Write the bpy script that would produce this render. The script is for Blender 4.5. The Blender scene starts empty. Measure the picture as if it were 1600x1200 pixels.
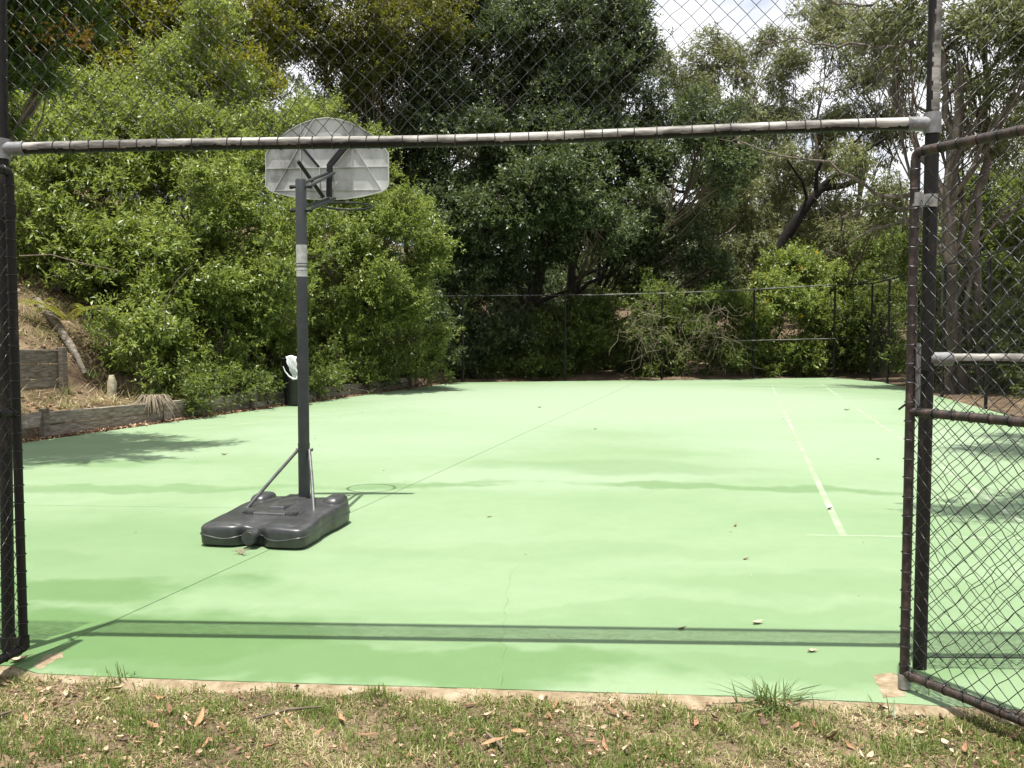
import bpy, bmesh, math, random
import numpy as np
from mathutils import Vector, Matrix
random.seed(7)
RNG = np.random.default_rng(11)
SC = bpy.context.scene
COL = SC.collection
R = math.radians

# ------------------------------------------------------------------ camera
F = 1400.0                       # focal length in pixels of the 1600 px wide photograph
EYE = 1.5
PITCH = math.atan(80 / F)
cd = bpy.data.cameras.new('camera'); cam = bpy.data.objects.new('camera', cd); COL.objects.link(cam)
cd.sensor_width = 36; cd.lens = 36 * F / 1600; cd.clip_end = 2000; cd.clip_start = 0.05
cam.location = (0, 0, EYE); cam.rotation_euler = (math.pi / 2 - PITCH, 0, 0)
SC.camera = cam

# ------------------------------------------------------------------ sun, sky, exposure
SUN_OFF = Vector((0.055, 0.12, -1.0)).normalized()
elev = math.asin(-SUN_OFF.z)
ld = bpy.data.lights.new('sun', 'SUN'); ld.energy = 5.0; ld.angle = R(0.5); ld.color = (1, 0.965, 0.9)
sun = bpy.data.objects.new('sun', ld); COL.objects.link(sun)
sun.rotation_euler = SUN_OFF.to_track_quat('-Z', 'Y').to_euler(); sun.location = (-5, -8, 60)
w = bpy.data.worlds.new('World'); SC.world = w; w.use_nodes = True
nt = w.node_tree; nt.nodes.clear()
N = nt.nodes.new; L = nt.links.new
out = N('ShaderNodeOutputWorld'); bg = N('ShaderNodeBackground'); sky = N('ShaderNodeTexSky')
sky.sky_type = 'NISHITA'; sky.sun_disc = False; sky.sun_elevation = elev
sky.sun_rotation = math.atan2(-SUN_OFF.x, -SUN_OFF.y)
tc = N('ShaderNodeTexCoord'); mp = N('ShaderNodeMapping'); mp.inputs['Scale'].default_value = (1.6, 1.6, 3.2)
nz = N('ShaderNodeTexNoise'); nz.inputs['Scale'].default_value = 2.2; nz.inputs['Detail'].default_value = 7; nz.inputs['Roughness'].default_value = .55
cr = N('ShaderNodeValToRGB'); cr.color_ramp.elements[0].position = .30; cr.color_ramp.elements[1].position = .48
nz2 = N('ShaderNodeTexNoise'); nz2.inputs['Scale'].default_value = 4.5; nz2.inputs['Detail'].default_value = 6
cr2 = N('ShaderNodeValToRGB'); cr2.color_ramp.elements[0].color = (6.0, 6.3, 7.0, 1); cr2.color_ramp.elements[1].color = (9.5, 9.5, 9.6, 1)
cr2.color_ramp.elements[0].position = .35; cr2.color_ramp.elements[1].position = .65
mx = N('ShaderNodeMix'); mx.data_type = 'RGBA'
L(tc.outputs['Generated'], mp.inputs[0]); L(mp.outputs[0], nz.inputs['Vector']); L(mp.outputs[0], nz2.inputs['Vector'])
L(nz.outputs[0], cr.inputs[0]); L(nz2.outputs[0], cr2.inputs[0])
L(cr.outputs[0], mx.inputs[0]); L(sky.outputs[0], mx.inputs[6]); L(cr2.outputs[0], mx.inputs[7])
L(mx.outputs[2], bg.inputs[0]); bg.inputs[1].default_value = 0.078; L(bg.outputs[0], out.inputs[0])
SC.view_settings.view_transform = 'Standard'; SC.view_settings.look = 'None'
SC.view_settings.exposure = 0.98; SC.view_settings.gamma = 1
SC.cycles.max_bounces = 8; SC.cycles.transmission_bounces = 4; SC.cycles.diffuse_bounces = 4
SC.cycles.glossy_bounces = 2; SC.cycles.sample_clamp_indirect = 6

# ------------------------------------------------------------------ pixel helpers
CP, SP = math.cos(PITCH), math.sin(PITCH)
def ray(u, v):
    x = (u - 800) / F; y = -(v - 600) / F
    return Vector((x, CP + y * SP, -SP + y * CP))
def G(u, v, z=0.0):              # where the view ray meets height z
    r = ray(u, v); t = (z - EYE) / r.z
    return Vector((r.x * t, r.y * t, z))
def D(u, v, Y):                  # where the view ray reaches depth Y
    r = ray(u, v); t = Y / r.y
    return Vector((r.x * t, Y, EYE + r.z * t))

# ------------------------------------------------------------------ mesh helpers
class MB:
    def __init__(s): s.v = []; s.f = []; s.sm = []
    def add(s, vs, fs, smooth=False):
        n = len(s.v); s.v += [tuple(p) for p in vs]
        for f in fs: s.f.append(tuple(i + n for i in f)); s.sm.append(smooth)
    def box(s, c, size, ax=None):
        c = Vector(c); X, Y, Z = ax if ax else (Vector((1, 0, 0)), Vector((0, 1, 0)), Vector((0, 0, 1)))
        a, b, d = [q / 2 for q in size]; vs = []
        for k in (-1, 1):
            for j in (-1, 1):
                for i in (-1, 1): vs.append(c + X * (a * i) + Y * (b * j) + Z * (d * k))
        s.add(vs, [(0, 2, 3, 1), (4, 5, 7, 6), (0, 1, 5, 4), (2, 6, 7, 3), (0, 4, 6, 2), (1, 3, 7, 5)])
        return s
    def tube(s, pts, rad, n=8, cap=True, smooth=True):
        pts = [Vector(p) for p in pts]; m = len(pts)
        if not hasattr(rad, '__len__'): rad = [rad] * m
        t0 = (pts[1] - pts[0]).normalized()
        ref = Vector((0, 0, 1)) if abs(t0.z) < .9 else Vector((1, 0, 0))
        nx = t0.cross(ref).normalized(); vs = []
        for i, p in enumerate(pts):
            t = (pts[min(i + 1, m - 1)] - pts[max(i - 1, 0)])
            t = t.normalized() if t.length > 1e-9 else t0
            nx = nx - t * nx.dot(t); nx = nx.normalized() if nx.length > 1e-6 else t.orthogonal().normalized()
            b = t.cross(nx)
            for k in range(n):
                a = 2 * math.pi * k / n
                vs.append(p + (nx * math.cos(a) + b * math.sin(a)) * rad[i])
        fs = []
        for i in range(m - 1):
            for k in range(n):
                k2 = (k + 1) % n
                fs.append((i * n + k, i * n + k2, (i + 1) * n + k2, (i + 1) * n + k))
        s.add(vs, fs, smooth)
        if cap: s.add(vs[:n], [tuple(range(n - 1, -1, -1))]); s.add(vs[-n:], [tuple(range(n))])
        return s
    def loft(s, rings, smooth=True, cap0=False, cap1=True):
        n = len(rings[0]); vs = [p for r in rings for p in r]; fs = []
        for i in range(len(rings) - 1):
            for k in range(n):
                k2 = (k + 1) % n
                fs.append((i * n + k, i * n + k2, (i + 1) * n + k2, (i + 1) * n + k))
        if cap0: fs.append(tuple(range(n - 1, -1, -1)))
        if cap1: fs.append(tuple(range((len(rings) - 1) * n, len(rings) * n)))
        s.add(vs, fs, smooth); return s
    def prism(s, poly, n, th):                  # poly: 3-D points, extruded by n*th
        n = Vector(n) * th; m = len(poly)
        vs = [Vector(p) for p in poly] + [Vector(p) + n for p in poly]
        fs = [tuple(range(m - 1, -1, -1)), tuple(range(m, 2 * m))]
        for i in range(m):
            j = (i + 1) % m; fs.append((i, j, j + m, i + m))
        s.add(vs, fs); return s
def worldloc(o):
    p = Vector((0, 0, 0))
    while o: p += o.location; o = o.parent
    return p
def link(name, me, parent=None, loc=None):
    o = bpy.data.objects.new(name, me); COL.objects.link(o)
    if parent: o.parent = parent
    if loc is not None: o.location = loc
    return o
def build(name, mb, m, parent=None, bevel=0, origin=None):
    org = worldloc(parent) if parent else Vector((0, 0, 0))
    if origin is not None: org = Vector(origin)
    me = bpy.data.meshes.new(name)
    me.from_pydata([(p[0] - org.x, p[1] - org.y, p[2] - org.z) for p in mb.v], [], mb.f)
    me.polygons.foreach_set('use_smooth', mb.sm); me.materials.append(m); me.update()
    bm = bmesh.new(); bm.from_mesh(me); bmesh.ops.recalc_face_normals(bm, faces=bm.faces); bm.to_mesh(me); bm.free()
    o = link(name, me, parent)
    if origin is not None: o.location = org - (worldloc(parent) if parent else Vector((0, 0, 0)))
    if bevel:
        b = o.modifiers.new('bevel', 'BEVEL'); b.width = bevel; b.segments = 2; b.limit_method = 'ANGLE'; b.angle_limit = R(35)
    return o
def thing(name, label, cat, loc, group=None):
    o = link(name, None, None, loc); o['label'] = label; o['category'] = cat
    if group: o['group'] = group
    return o
def tag(o, label=None, cat=None, group=None, kind=None):
    if label: o['label'] = label
    if cat: o['category'] = cat
    if group: o['group'] = group
    if kind: o['kind'] = kind
    return o
def np_mesh(name, V, nper, m, parent=None, tint=None, smooth=False):
    """V: (n*nper,3) array, faces are consecutive runs of nper vertices"""
    if parent: V = V - np.array(worldloc(parent))
    n = len(V) // nper; me = bpy.data.meshes.new(name)
    me.vertices.add(len(V)); me.vertices.foreach_set('co', np.ascontiguousarray(V, dtype=np.float32).ravel())
    me.loops.add(len(V)); me.loops.foreach_set('vertex_index', np.arange(len(V), dtype=np.int32))
    me.polygons.add(n); me.polygons.foreach_set('loop_start', np.arange(0, len(V), nper, dtype=np.int32))
    me.update(calc_edges=True)
    if tint is not None:
        a = me.attributes.new('tint', 'FLOAT', 'FACE'); a.data.foreach_set('value', np.ascontiguousarray(tint, dtype=np.float32))
    me.materials.append(m)
    return link(name, me, parent)

# ------------------------------------------------------------------ materials
def ramp(nt, stops):
    r = nt.nodes.new('ShaderNodeValToRGB'); e = r.color_ramp.elements
    e[0].position = stops[0][0]; e[0].color = (*stops[0][1], 1); e[1].position = stops[-1][0]; e[1].color = (*stops[-1][1], 1)
    for p, c in stops[1:-1]:
        q = e.new(p); q.color = (*c, 1)
    return r
def mat(name, stops, scale=8, rough=.6, metal=0, bump=.2, bscale=None, stretch=(1, 1, 1), detail=6, spec=.5, dist=.01):
    m = bpy.data.materials.new(name); m.use_nodes = True; nt = m.node_tree
    b = nt.nodes['Principled BSDF']; b.inputs['Roughness'].default_value = rough; b.inputs['Metallic'].default_value = metal
    b.inputs['Specular IOR Level'].default_value = spec
    t = nt.nodes.new('ShaderNodeTexCoord'); mp = nt.nodes.new('ShaderNodeMapping'); mp.inputs['Scale'].default_value = stretch
    nt.links.new(t.outputs['Object'], mp.inputs[0])
    n = nt.nodes.new('ShaderNodeTexNoise'); n.inputs['Scale'].default_value = scale; n.inputs['Detail'].default_value = detail; n.inputs['Roughness'].default_value = .65
    nt.links.new(mp.outputs[0], n.inputs['Vector'])
    r = ramp(nt, stops); nt.links.new(n.outputs[0], r.inputs[0]); nt.links.new(r.outputs[0], b.inputs['Base Color'])
    if bump:
        n2 = nt.nodes.new('ShaderNodeTexNoise'); n2.inputs['Scale'].default_value = bscale or scale * 4; n2.inputs['Detail'].default_value = 4
        nt.links.new(mp.outputs[0], n2.inputs['Vector'])
        bu = nt.nodes.new('ShaderNodeBump'); bu.inputs['Strength'].default_value = bump; bu.inputs['Distance'].default_value = dist
        nt.links.new(n2.outputs[0], bu.inputs['Height']); nt.links.new(bu.outputs[0], b.inputs['Normal'])
    return m
def vary(m, lo, hi):
    nt = m.node_tree; b = nt.nodes['Principled BSDF']; src = b.inputs['Base Color'].links[0].from_socket
    oi = nt.nodes.new('ShaderNodeObjectInfo'); r = ramp(nt, [(0, lo), (1, hi)]); x = nt.nodes.new('ShaderNodeMix'); x.data_type = 'RGBA'; x.blend_type = 'MULTIPLY'; x.inputs[0].default_value = 1
    nt.links.new(oi.outputs['Random'], r.inputs[0]); nt.links.new(src, x.inputs[6]); nt.links.new(r.outputs[0], x.inputs[7]); nt.links.new(x.outputs[2], b.inputs['Base Color'])
def leafmat(name, stops, trans=.35, tcol=(.16, .25, .02), rough=.42, spec=.45):
    m = bpy.data.materials.new(name); m.use_nodes = True; nt = m.node_tree; nt.nodes.clear()
    o = nt.nodes.new('ShaderNodeOutputMaterial'); a = nt.nodes.new('ShaderNodeAttribute'); a.attribute_name = 'tint'
    r = ramp(nt, stops); nt.links.new(a.outputs['Fac'], r.inputs[0])
    p = nt.nodes.new('ShaderNodeBsdfPrincipled'); p.inputs['Roughness'].default_value = rough; p.inputs['Specular IOR Level'].default_value = spec
    nt.links.new(r.outputs[0], p.inputs['Base Color'])
    t = nt.nodes.new('ShaderNodeBsdfTranslucent')
    mxc = nt.nodes.new('ShaderNodeMix'); mxc.data_type = 'RGBA'; mxc.inputs[0].default_value = .55; mxc.inputs[7].default_value = (*tcol, 1)
    nt.links.new(r.outputs[0], mxc.inputs[6]); nt.links.new(mxc.outputs[2], t.inputs['Color'])
    ms = nt.nodes.new('ShaderNodeMixShader'); ms.inputs[0].default_value = trans
    nt.links.new(p.outputs[0], ms.inputs[1]); nt.links.new(t.outputs[0], ms.inputs[2]); nt.links.new(ms.outputs[0], o.inputs[0])
    return m
def courtmat():
    m = bpy.data.materials.new('court_paint'); m.use_nodes = True; nt = m.node_tree; b = nt.nodes['Principled BSDF']
    N = nt.nodes.new; K = nt.links.new
    t = N('ShaderNodeTexCoord')
    def noise(scale, sx, sy, detail=5, rough=.55, dist=0, off=(0, 0, 0)):
        mp = N('ShaderNodeMapping'); mp.inputs['Scale'].default_value = (sx, sy, 1); mp.inputs['Rotation'].default_value = (0, 0, R(-6)); mp.inputs['Location'].default_value = off
        K(t.outputs['Object'], mp.inputs[0]); n = N('ShaderNodeTexNoise'); n.inputs['Scale'].default_value = scale
        n.inputs['Detail'].default_value = detail; n.inputs['Roughness'].default_value = rough; n.inputs['Distortion'].default_value = dist
        K(mp.outputs[0], n.inputs['Vector']); return n.outputs[0]
    def rmp(x, stops):
        r = ramp(nt, stops); K(x, r.inputs[0]); return r.outputs[0]
    def mixc(f, a, b_):
        x = N('ShaderNodeMix'); x.data_type = 'RGBA'
        if isinstance(f, float): x.inputs[0].default_value = f
        else: K(f, x.inputs[0])
        for s, q in ((6, a), (7, b_)):
            if isinstance(q, tuple): x.inputs[s].default_value = (*q, 1)
            else: K(q, x.inputs[s])
        return x.outputs[2]
    base = rmp(noise(.30, 1, 1.8, 5, .55, .5), [(.34, (0.1510, 0.2264, 0.1168)), (.5, (0.1721, 0.2463, 0.1360)), (.66, (0.1948, 0.2632, 0.1584))])
    c = base
    sep = N('ShaderNodeSeparateXYZ'); K(t.outputs['Object'], sep.inputs[0])
    wx, wy = noise(1.3, 1, 1, 4, .6), noise(1.1, 1, 1, 4, .6, 0, (9, 4, 0))
    def mth(op, *a):
        q = N('ShaderNodeMath'); q.operation = op
        for i, v in enumerate(a):
            if isinstance(v, (int, float)): q.inputs[i].default_value = v
            else: K(v, q.inputs[i])
        return q.outputs[0]
    px = mth('ADD', sep.outputs[0], mth('MULTIPLY', mth('SUBTRACT', wx, .5), 2.2)); py = mth('ADD', sep.outputs[1], mth('MULTIPLY', mth('SUBTRACT', wy, .5), 1.1))
    # worn dusty areas with far-off glare put into the colour, and damp, darker stains, each where it lies on this court (x, y, half length, half width, turn, strength)
    def blotch(c, col, lst):
        tot = None
        for x0, y0, sx, sy, rot, k in lst:
            ca, sa = math.cos(R(rot)), math.sin(R(rot)); dx, dy = mth('SUBTRACT', px, x0), mth('SUBTRACT', py, y0 - 4)
            u = mth('DIVIDE', mth('ADD', mth('MULTIPLY', dx, ca), mth('MULTIPLY', dy, sa)), sx); v = mth('DIVIDE', mth('SUBTRACT', mth('MULTIPLY', dy, ca), mth('MULTIPLY', dx, sa)), sy)
            d = mth('SQRT', mth('ADD', mth('MULTIPLY', u, u), mth('MULTIPLY', v, v)))
            mr = N('ShaderNodeMapRange'); mr.interpolation_type = 'SMOOTHSTEP'; K(d, mr.inputs[0]); mr.inputs[1].default_value = .55; mr.inputs[2].default_value = 1.15; mr.inputs[3].default_value = k; mr.inputs[4].default_value = 0
            tot = mr.outputs[0] if tot is None else mth('MAXIMUM', tot, mr.outputs[0])
        return mixc(tot, c, col)
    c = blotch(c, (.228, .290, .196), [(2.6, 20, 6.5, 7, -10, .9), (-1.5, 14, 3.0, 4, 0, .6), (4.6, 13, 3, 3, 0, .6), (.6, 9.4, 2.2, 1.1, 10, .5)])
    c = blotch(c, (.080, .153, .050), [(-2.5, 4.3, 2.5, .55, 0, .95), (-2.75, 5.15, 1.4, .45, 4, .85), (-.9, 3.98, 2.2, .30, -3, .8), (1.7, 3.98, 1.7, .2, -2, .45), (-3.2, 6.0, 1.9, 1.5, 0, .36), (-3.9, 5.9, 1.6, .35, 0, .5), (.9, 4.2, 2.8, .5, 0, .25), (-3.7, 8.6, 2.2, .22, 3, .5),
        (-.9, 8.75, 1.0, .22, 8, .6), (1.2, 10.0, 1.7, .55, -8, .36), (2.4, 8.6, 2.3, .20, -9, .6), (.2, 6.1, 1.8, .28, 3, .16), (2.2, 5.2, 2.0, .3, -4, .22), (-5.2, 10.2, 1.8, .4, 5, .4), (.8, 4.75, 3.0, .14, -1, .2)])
    f2 = rmp(noise(5, 1, 1, 8, .7), [(.3, (.84, .84, .84)), (.7, (1.1, 1.1, 1.1))])
    x = N('ShaderNodeMix'); x.data_type = 'RGBA'; x.blend_type = 'MULTIPLY'; x.inputs[0].default_value = .3; K(c, x.inputs[6]); K(f2, x.inputs[7]); c = x.outputs[2]
    gr = rmp(noise(75, 1, 1, 6, .8), [(.3, (.90, .90, .90)), (.7, (1.07, 1.07, 1.07))])
    x = N('ShaderNodeMix'); x.data_type = 'RGBA'; x.blend_type = 'MULTIPLY'; x.inputs[0].default_value = .8; K(c, x.inputs[6]); K(gr, x.inputs[7]); c = x.outputs[2]
    sp = rmp(noise(23, 1, 1.5, 3, .75, 0, (7, 2, 0)), [(.735, (0, 0, 0)), (.76, (1, 1, 1))])
    c = mixc(sp, c, (.30, .32, .20))
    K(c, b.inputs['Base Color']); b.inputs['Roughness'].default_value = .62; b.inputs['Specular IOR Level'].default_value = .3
    bu = N('ShaderNodeBump'); bu.inputs['Strength'].default_value = .25; bu.inputs['Distance'].default_value = .003
    K(noise(190, 1, 1, 3), bu.inputs['Height']); K(bu.outputs[0], b.inputs['Normal'])
    return m
def groundmat():
    m = bpy.data.materials.new('soil_ground'); m.use_nodes = True; nt = m.node_tree; b = nt.nodes['Principled BSDF']
    N = nt.nodes.new; K = nt.links.new; t = N('ShaderNodeTexCoord')
    n = N('ShaderNodeTexNoise'); n.inputs['Scale'].default_value = 1.7; n.inputs['Detail'].default_value = 8; n.inputs['Roughness'].default_value = .7
    K(t.outputs['Object'], n.inputs['Vector'])
    r = ramp(nt, [(.3, (.055, .038, .026)), (.48, (.12, .088, .06)), (.6, (.19, .145, .098)), (.75, (.31, .245, .165))]); K(n.outputs[0], r.inputs[0])
    n2 = N('ShaderNodeTexNoise'); n2.inputs['Scale'].default_value = 60; n2.inputs['Detail'].default_value = 6; K(t.outputs['Object'], n2.inputs['Vector'])
    r2 = ramp(nt, [(.3, (.55, .5, .45)), (.7, (1.25, 1.25, 1.2))]); K(n2.outputs[0], r2.inputs[0])
    x = N('ShaderNodeMix'); x.data_type = 'RGBA'; x.blend_type = 'MULTIPLY'; x.inputs[0].default_value = 1; K(r.outputs[0], x.inputs[6]); K(r2.outputs[0], x.inputs[7])
    K(x.outputs[2], b.inputs['Base Color']); b.inputs['Roughness'].default_value = .95; b.inputs['Specular IOR Level'].default_value = .1
    bu = N('ShaderNodeBump'); bu.inputs['Strength'].default_value = .7; bu.inputs['Distance'].default_value = .02; K(n2.outputs[0], bu.inputs['Height']); K(bu.outputs[0], b.inputs['Normal'])
    return m
M = {
 'court': courtmat(), 'ground': groundmat(),
 'line': mat('worn_line_paint', [(.42, (0.1960, 0.2680, 0.1480)), (.56, (0.2400, 0.3000, 0.2000)), (.72, (0.3680, 0.3920, 0.3360))], 2.6, .7, bump=0, detail=8),
 'line_faint': mat('faded_line_paint', [(.42, (0.2040, 0.2760, 0.1560)), (.7, (0.2960, 0.3440, 0.2560))], 5, .7, bump=0, detail=8),
 'joint': mat('joint_filler', [(.3, (0.0450, 0.0525, 0.0300)), (.7, (0.1500, 0.1800, 0.0900))], 9, .9, bump=.2),
 'crack': mat('hairline_crack', [(.35, (.04, .08, .03)), (.65, (.15, .27, .11))], 6, .9, bump=0),
 'bare': mat('bare_concrete', [(.3, (0.1290, 0.0903, 0.0473)), (.5, (0.2150, 0.1634, 0.0989)), (.72, (0.3096, 0.2666, 0.1892))], 14, .9, bump=.6, dist=.02),
 'galv': mat('galvanised_steel', [(.3, (.1, .1, .095)), (.5, (.24, .235, .22)), (.75, (.36, .35, .32))], 14, .5, .35, .15, stretch=(1, 1, 1)),
 'rail': mat('weathered_galvanised_pipe', [(.34, (0.0258, 0.0224, 0.0189)), (.46, (0.1290, 0.1204, 0.1032)), (.58, (0.2924, 0.2795, 0.2494)), (.75, (0.3784, 0.3655, 0.3311))], 7, .6, .2, .25, stretch=(0.5160, 2.1500, 2.1500)),
 'dullpipe': mat('dull_grey_pipe', [(.3, (.03, .03, .028)), (.5, (.12, .115, .105)), (.7, (.24, .235, .22))], 3, .6, .1, .1),
 'silver': mat('silver_paint', [(.32, (0.0413, 0.0413, 0.0413)), (.45, (0.1376, 0.1376, 0.1376)), (.7, (0.2477, 0.2546, 0.2546))], 16, .5, .2, .1),
 'blackpipe': mat('black_coated_pipe', [(.35, (0.0048, 0.0044, 0.0040)), (.58, (0.0112, 0.0096, 0.0080)), (.72, (0.0480, 0.0360, 0.0240))], 12, .6, 0, .2, stretch=(2.4000, 2.4000, 0.4800), spec=.25),
 'rustpipe': mat('rusty_pipe', [(.34, (.008, .007, .006)), (.5, (.028, .019, .015)), (.66, (.075, .045, .034)), (.8, (.17, .12, .095))], 16, .6, .1, .3, stretch=(2, 2, .8)),
 'wire': mat('black_wire', [(.35, (0.0036, 0.0036, 0.0036)), (.6, (0.0084, 0.0072, 0.0060)), (.8, (0.0360, 0.0228, 0.0132))], 18, .38, 0, 0, spec=.5), 'farwire': mat('dull_black_wire', [(.3, (0.0036, 0.0036, 0.0036)), (.7, (0.0084, 0.0078, 0.0066))], 18, .8, 0, 0, spec=.1),
 'hoopplastic': mat('dark_grey_plastic', [(.35, (.020, .021, .0215)), (.55, (.034, .035, .035)), (.75, (.062, .062, .058))], 9, .38, 0, .12, bscale=120, dist=.002),
 'hooppole': mat('charcoal_powder_coat', [(.35, (.013, .0155, .017)), (.7, (.028, .031, .033))], 7, .45, 0, .05, bscale=200, dist=.001),
 'board': mat('weathered_white_plastic', [(.3, (0.1462, 0.1419, 0.1333)), (.46, (0.3440, 0.3440, 0.3311)), (.7, (0.5160, 0.5160, 0.4988))], 5, .6, 0, .1, stretch=(0.8600, 0.8600, 0.6020)),
 'blacksteel': mat('black_steel', [(.3, (.004, .004, .0045)), (.7, (.011, .011, .012))], 12, .5, 0, .1, spec=.3),
 'strut': mat('grey_steel_tube', [(.3, (.05, .05, .05)), (.7, (.13, .13, .13))], 12, .45, .3, .1),
 'sticker': mat('faded_sticker', [(.3, (.22, .22, .21)), (.7, (.5, .5, .48))], 22, .6, 0, .05),
 'print': mat('sticker_print', [(.3, (.05, .05, .05)), (.7, (.12, .12, .12))], 22, .6, 0, 0),
 'wood': mat('grey_weathered_timber', [(.3, (0.0645, 0.0568, 0.0482)), (.5, (0.1892, 0.1720, 0.1462)), (.7, (0.3440, 0.3182, 0.2752))], 7, .85, 0, .6, bscale=22, stretch=(0.8600, 0.8600, 5.1600), dist=.012),
 'bark': mat('dark_bark', [(.3, (.022, .017, .013)), (.55, (.06, .046, .034)), (.75, (.13, .105, .08))], 5, .9, 0, .9, bscale=16, stretch=(3, 3, .6), dist=.04),
 'gumbark': mat('pale_gum_bark', [(.3, (.035, .026, .02)), (.5, (.09, .068, .052)), (.72, (.22, .18, .15))], 3, .85, 0, .6, bscale=12, stretch=(2, 2, .5), dist=.03),
 'char': mat('charred_bark', [(.3, (.006, .0055, .005)), (.7, (.024, .02, .017))], 4, .95, 0, .8, spec=.15, bscale=14, dist=.03),
 'twig': mat('twig_bark', [(.3, (.06, .045, .03)), (.7, (.16, .125, .085))], 9, .9, bump=0),
 'dryvine': mat('dry_vine', [(.3, (0.1204, 0.0903, 0.0602)), (.7, (0.3096, 0.2580, 0.1892))], 9, .9, bump=0),
 'bin': mat('black_bin_plastic', [(.3, (.008, .008, .009)), (.7, (.018, .018, .02))], 8, .5, bump=.05),
 'bag': mat('white_plastic_film', [(.3, (0.5160, 0.5332, 0.5332)), (.7, (0.6708, 0.6880, 0.6880))], 14, .3, bump=.3, dist=.01),
 'deadleaf': mat('dead_leaf', [(.3, (0.1376, 0.0731, 0.0387)), (.5, (0.2924, 0.1720, 0.0946)), (.7, (0.4300, 0.2924, 0.1720))], 24, .8, bump=.3, dist=.003),
 'paleleaf': mat('bleached_leaf', [(.3, (0.3612, 0.2752, 0.1720)), (.7, (0.6020, 0.5160, 0.3870))], 24, .75, bump=.3, dist=.003),
 'darkleaf': mat('dark_dead_leaf', [(.3, (.05, .03, .02)), (.7, (.16, .09, .055))], 24, .8, bump=.3, dist=.003),
 'stone': mat('pale_stump', [(.3, (.2, .17, .11)), (.7, (.55, .5, .36))], 14, .9, bump=.6, dist=.02),
 'house': mat('grey_render', [(.3, (.2, .2, .22)), (.7, (.3, .3, .32))], 3, .8, bump=.1),
 'roof': mat('rust_red_roof', [(.3, (.14, .05, .035)), (.7, (.25, .1, .07))], 3, .7, bump=.1),
 'dark_glass': mat('dark_glass', [(.3, (.01, .012, .015)), (.7, (.02, .022, .025))], 3, .08, bump=0),
 # leaves
 'lf_bush': leafmat('bright_bush_leaf', [(0, (.03, .058, .010)), (.4, (.108, .160, .030)), (.75, (.205, .262, .058)), (1, (.32, .36, .115))], .40, (.34, .40, .06), .42, .5),
 'lf_yel': leafmat('yellow_green_leaf', [(0, (.05, .075, .012)), (.5, (.125, .15, .022)), (.85, (.19, .20, .035)), (1, (.27, .22, .045))], .42, (.36, .34, .02), .5, .35),
 'lf_flame': leafmat('feathery_leaf', [(0, (.02, .045, .010)), (.6, (.05, .09, .015)), (.9, (.10, .14, .02)), (1, (.14, .13, .02))], .4, (.16, .26, .02)),
 'lf_flower': leafmat('orange_blossom', [(0, (.30, .10, .02)), (.5, (.36, .2, .03)), (1, (.24, .24, .03))], .4, (.4, .2, .02)),
 'lf_yflower': leafmat('yellow_blossom', [(0, (.6, .36, .02)), (1, (.75, .5, .05))], .3, (.6, .4, .02)),
 'lf_dark': leafmat('dark_glossy_leaf', [(0, (.018, .032, .012)), (.55, (.060, .086, .034)), (.9, (.12, .15, .068)), (1, (.20, .23, .12))], .28, (.17, .22, .05), .46, .45),
 'lf_darkyel': leafmat('olive_leaf', [(0, (.022, .032, .007)), (.5, (.07, .085, .015)), (.9, (.14, .145, .03)), (1, (.22, .15, .06))], .36, (.26, .26, .02), .5, .35),
 'lf_gum': leafmat('grey_green_gum_leaf', [(0, (.045, .06, .024)), (.5, (.125, .142, .06)), (.85, (.19, .205, .09)), (1, (.27, .23, .12))], .38, (.27, .29, .08), .5, .35),
 'lf_under': leafmat('undergrowth_leaf', [(0, (.024, .042, .010)), (.5, (.075, .112, .024)), (.85, (.14, .18, .042)), (1, (.22, .23, .08))], .38, (.25, .31, .05), .5, .35),
 'lf_far': leafmat('distant_leaf', [(0, (.06, .075, .045)), (.5, (.11, .13, .075)), (1, (.17, .18, .11))], .3, (.14, .16, .06)),
 'grass': leafmat('lawn_grass', [(0, (0.0688, 0.1118, 0.0215)), (.35, (0.1376, 0.1892, 0.0430)), (.52, (0.2150, 0.2408, 0.0774)), (.60, (0.3268, 0.2924, 0.1462)), (.82, (0.4644, 0.3698, 0.2236)), (1, (0.6020, 0.4988, 0.3440))], .35, (0.2580, 0.2924, 0.0688), .6, .2),
 'weed': leafmat('broad_grass_blade', [(0, (0.0430, 0.0731, 0.0172)), (.6, (0.0946, 0.1419, 0.0387)), (1, (0.1634, 0.2064, 0.0774))], .35, (0.1720, 0.2580, 0.0430), .4),
 'litter': leafmat('leaf_litter', [(0, (0.0602, 0.0344, 0.0215)), (.4, (0.1720, 0.0989, 0.0602)), (.75, (0.3096, 0.2064, 0.1290)), (1, (0.5160, 0.4042, 0.2838))], .1, (0.2580, 0.1720, 0.0860), .8, .1),
}

vary(M['wood'], (.55, .5, .45), (1.35, 1.3, 1.2)); vary(M['deadleaf'], (.6, .55, .5), (1.3, 1.2, 1.1)); vary(M['paleleaf'], (.6, .55, .5), (1.1, 1.05, 1))
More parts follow.
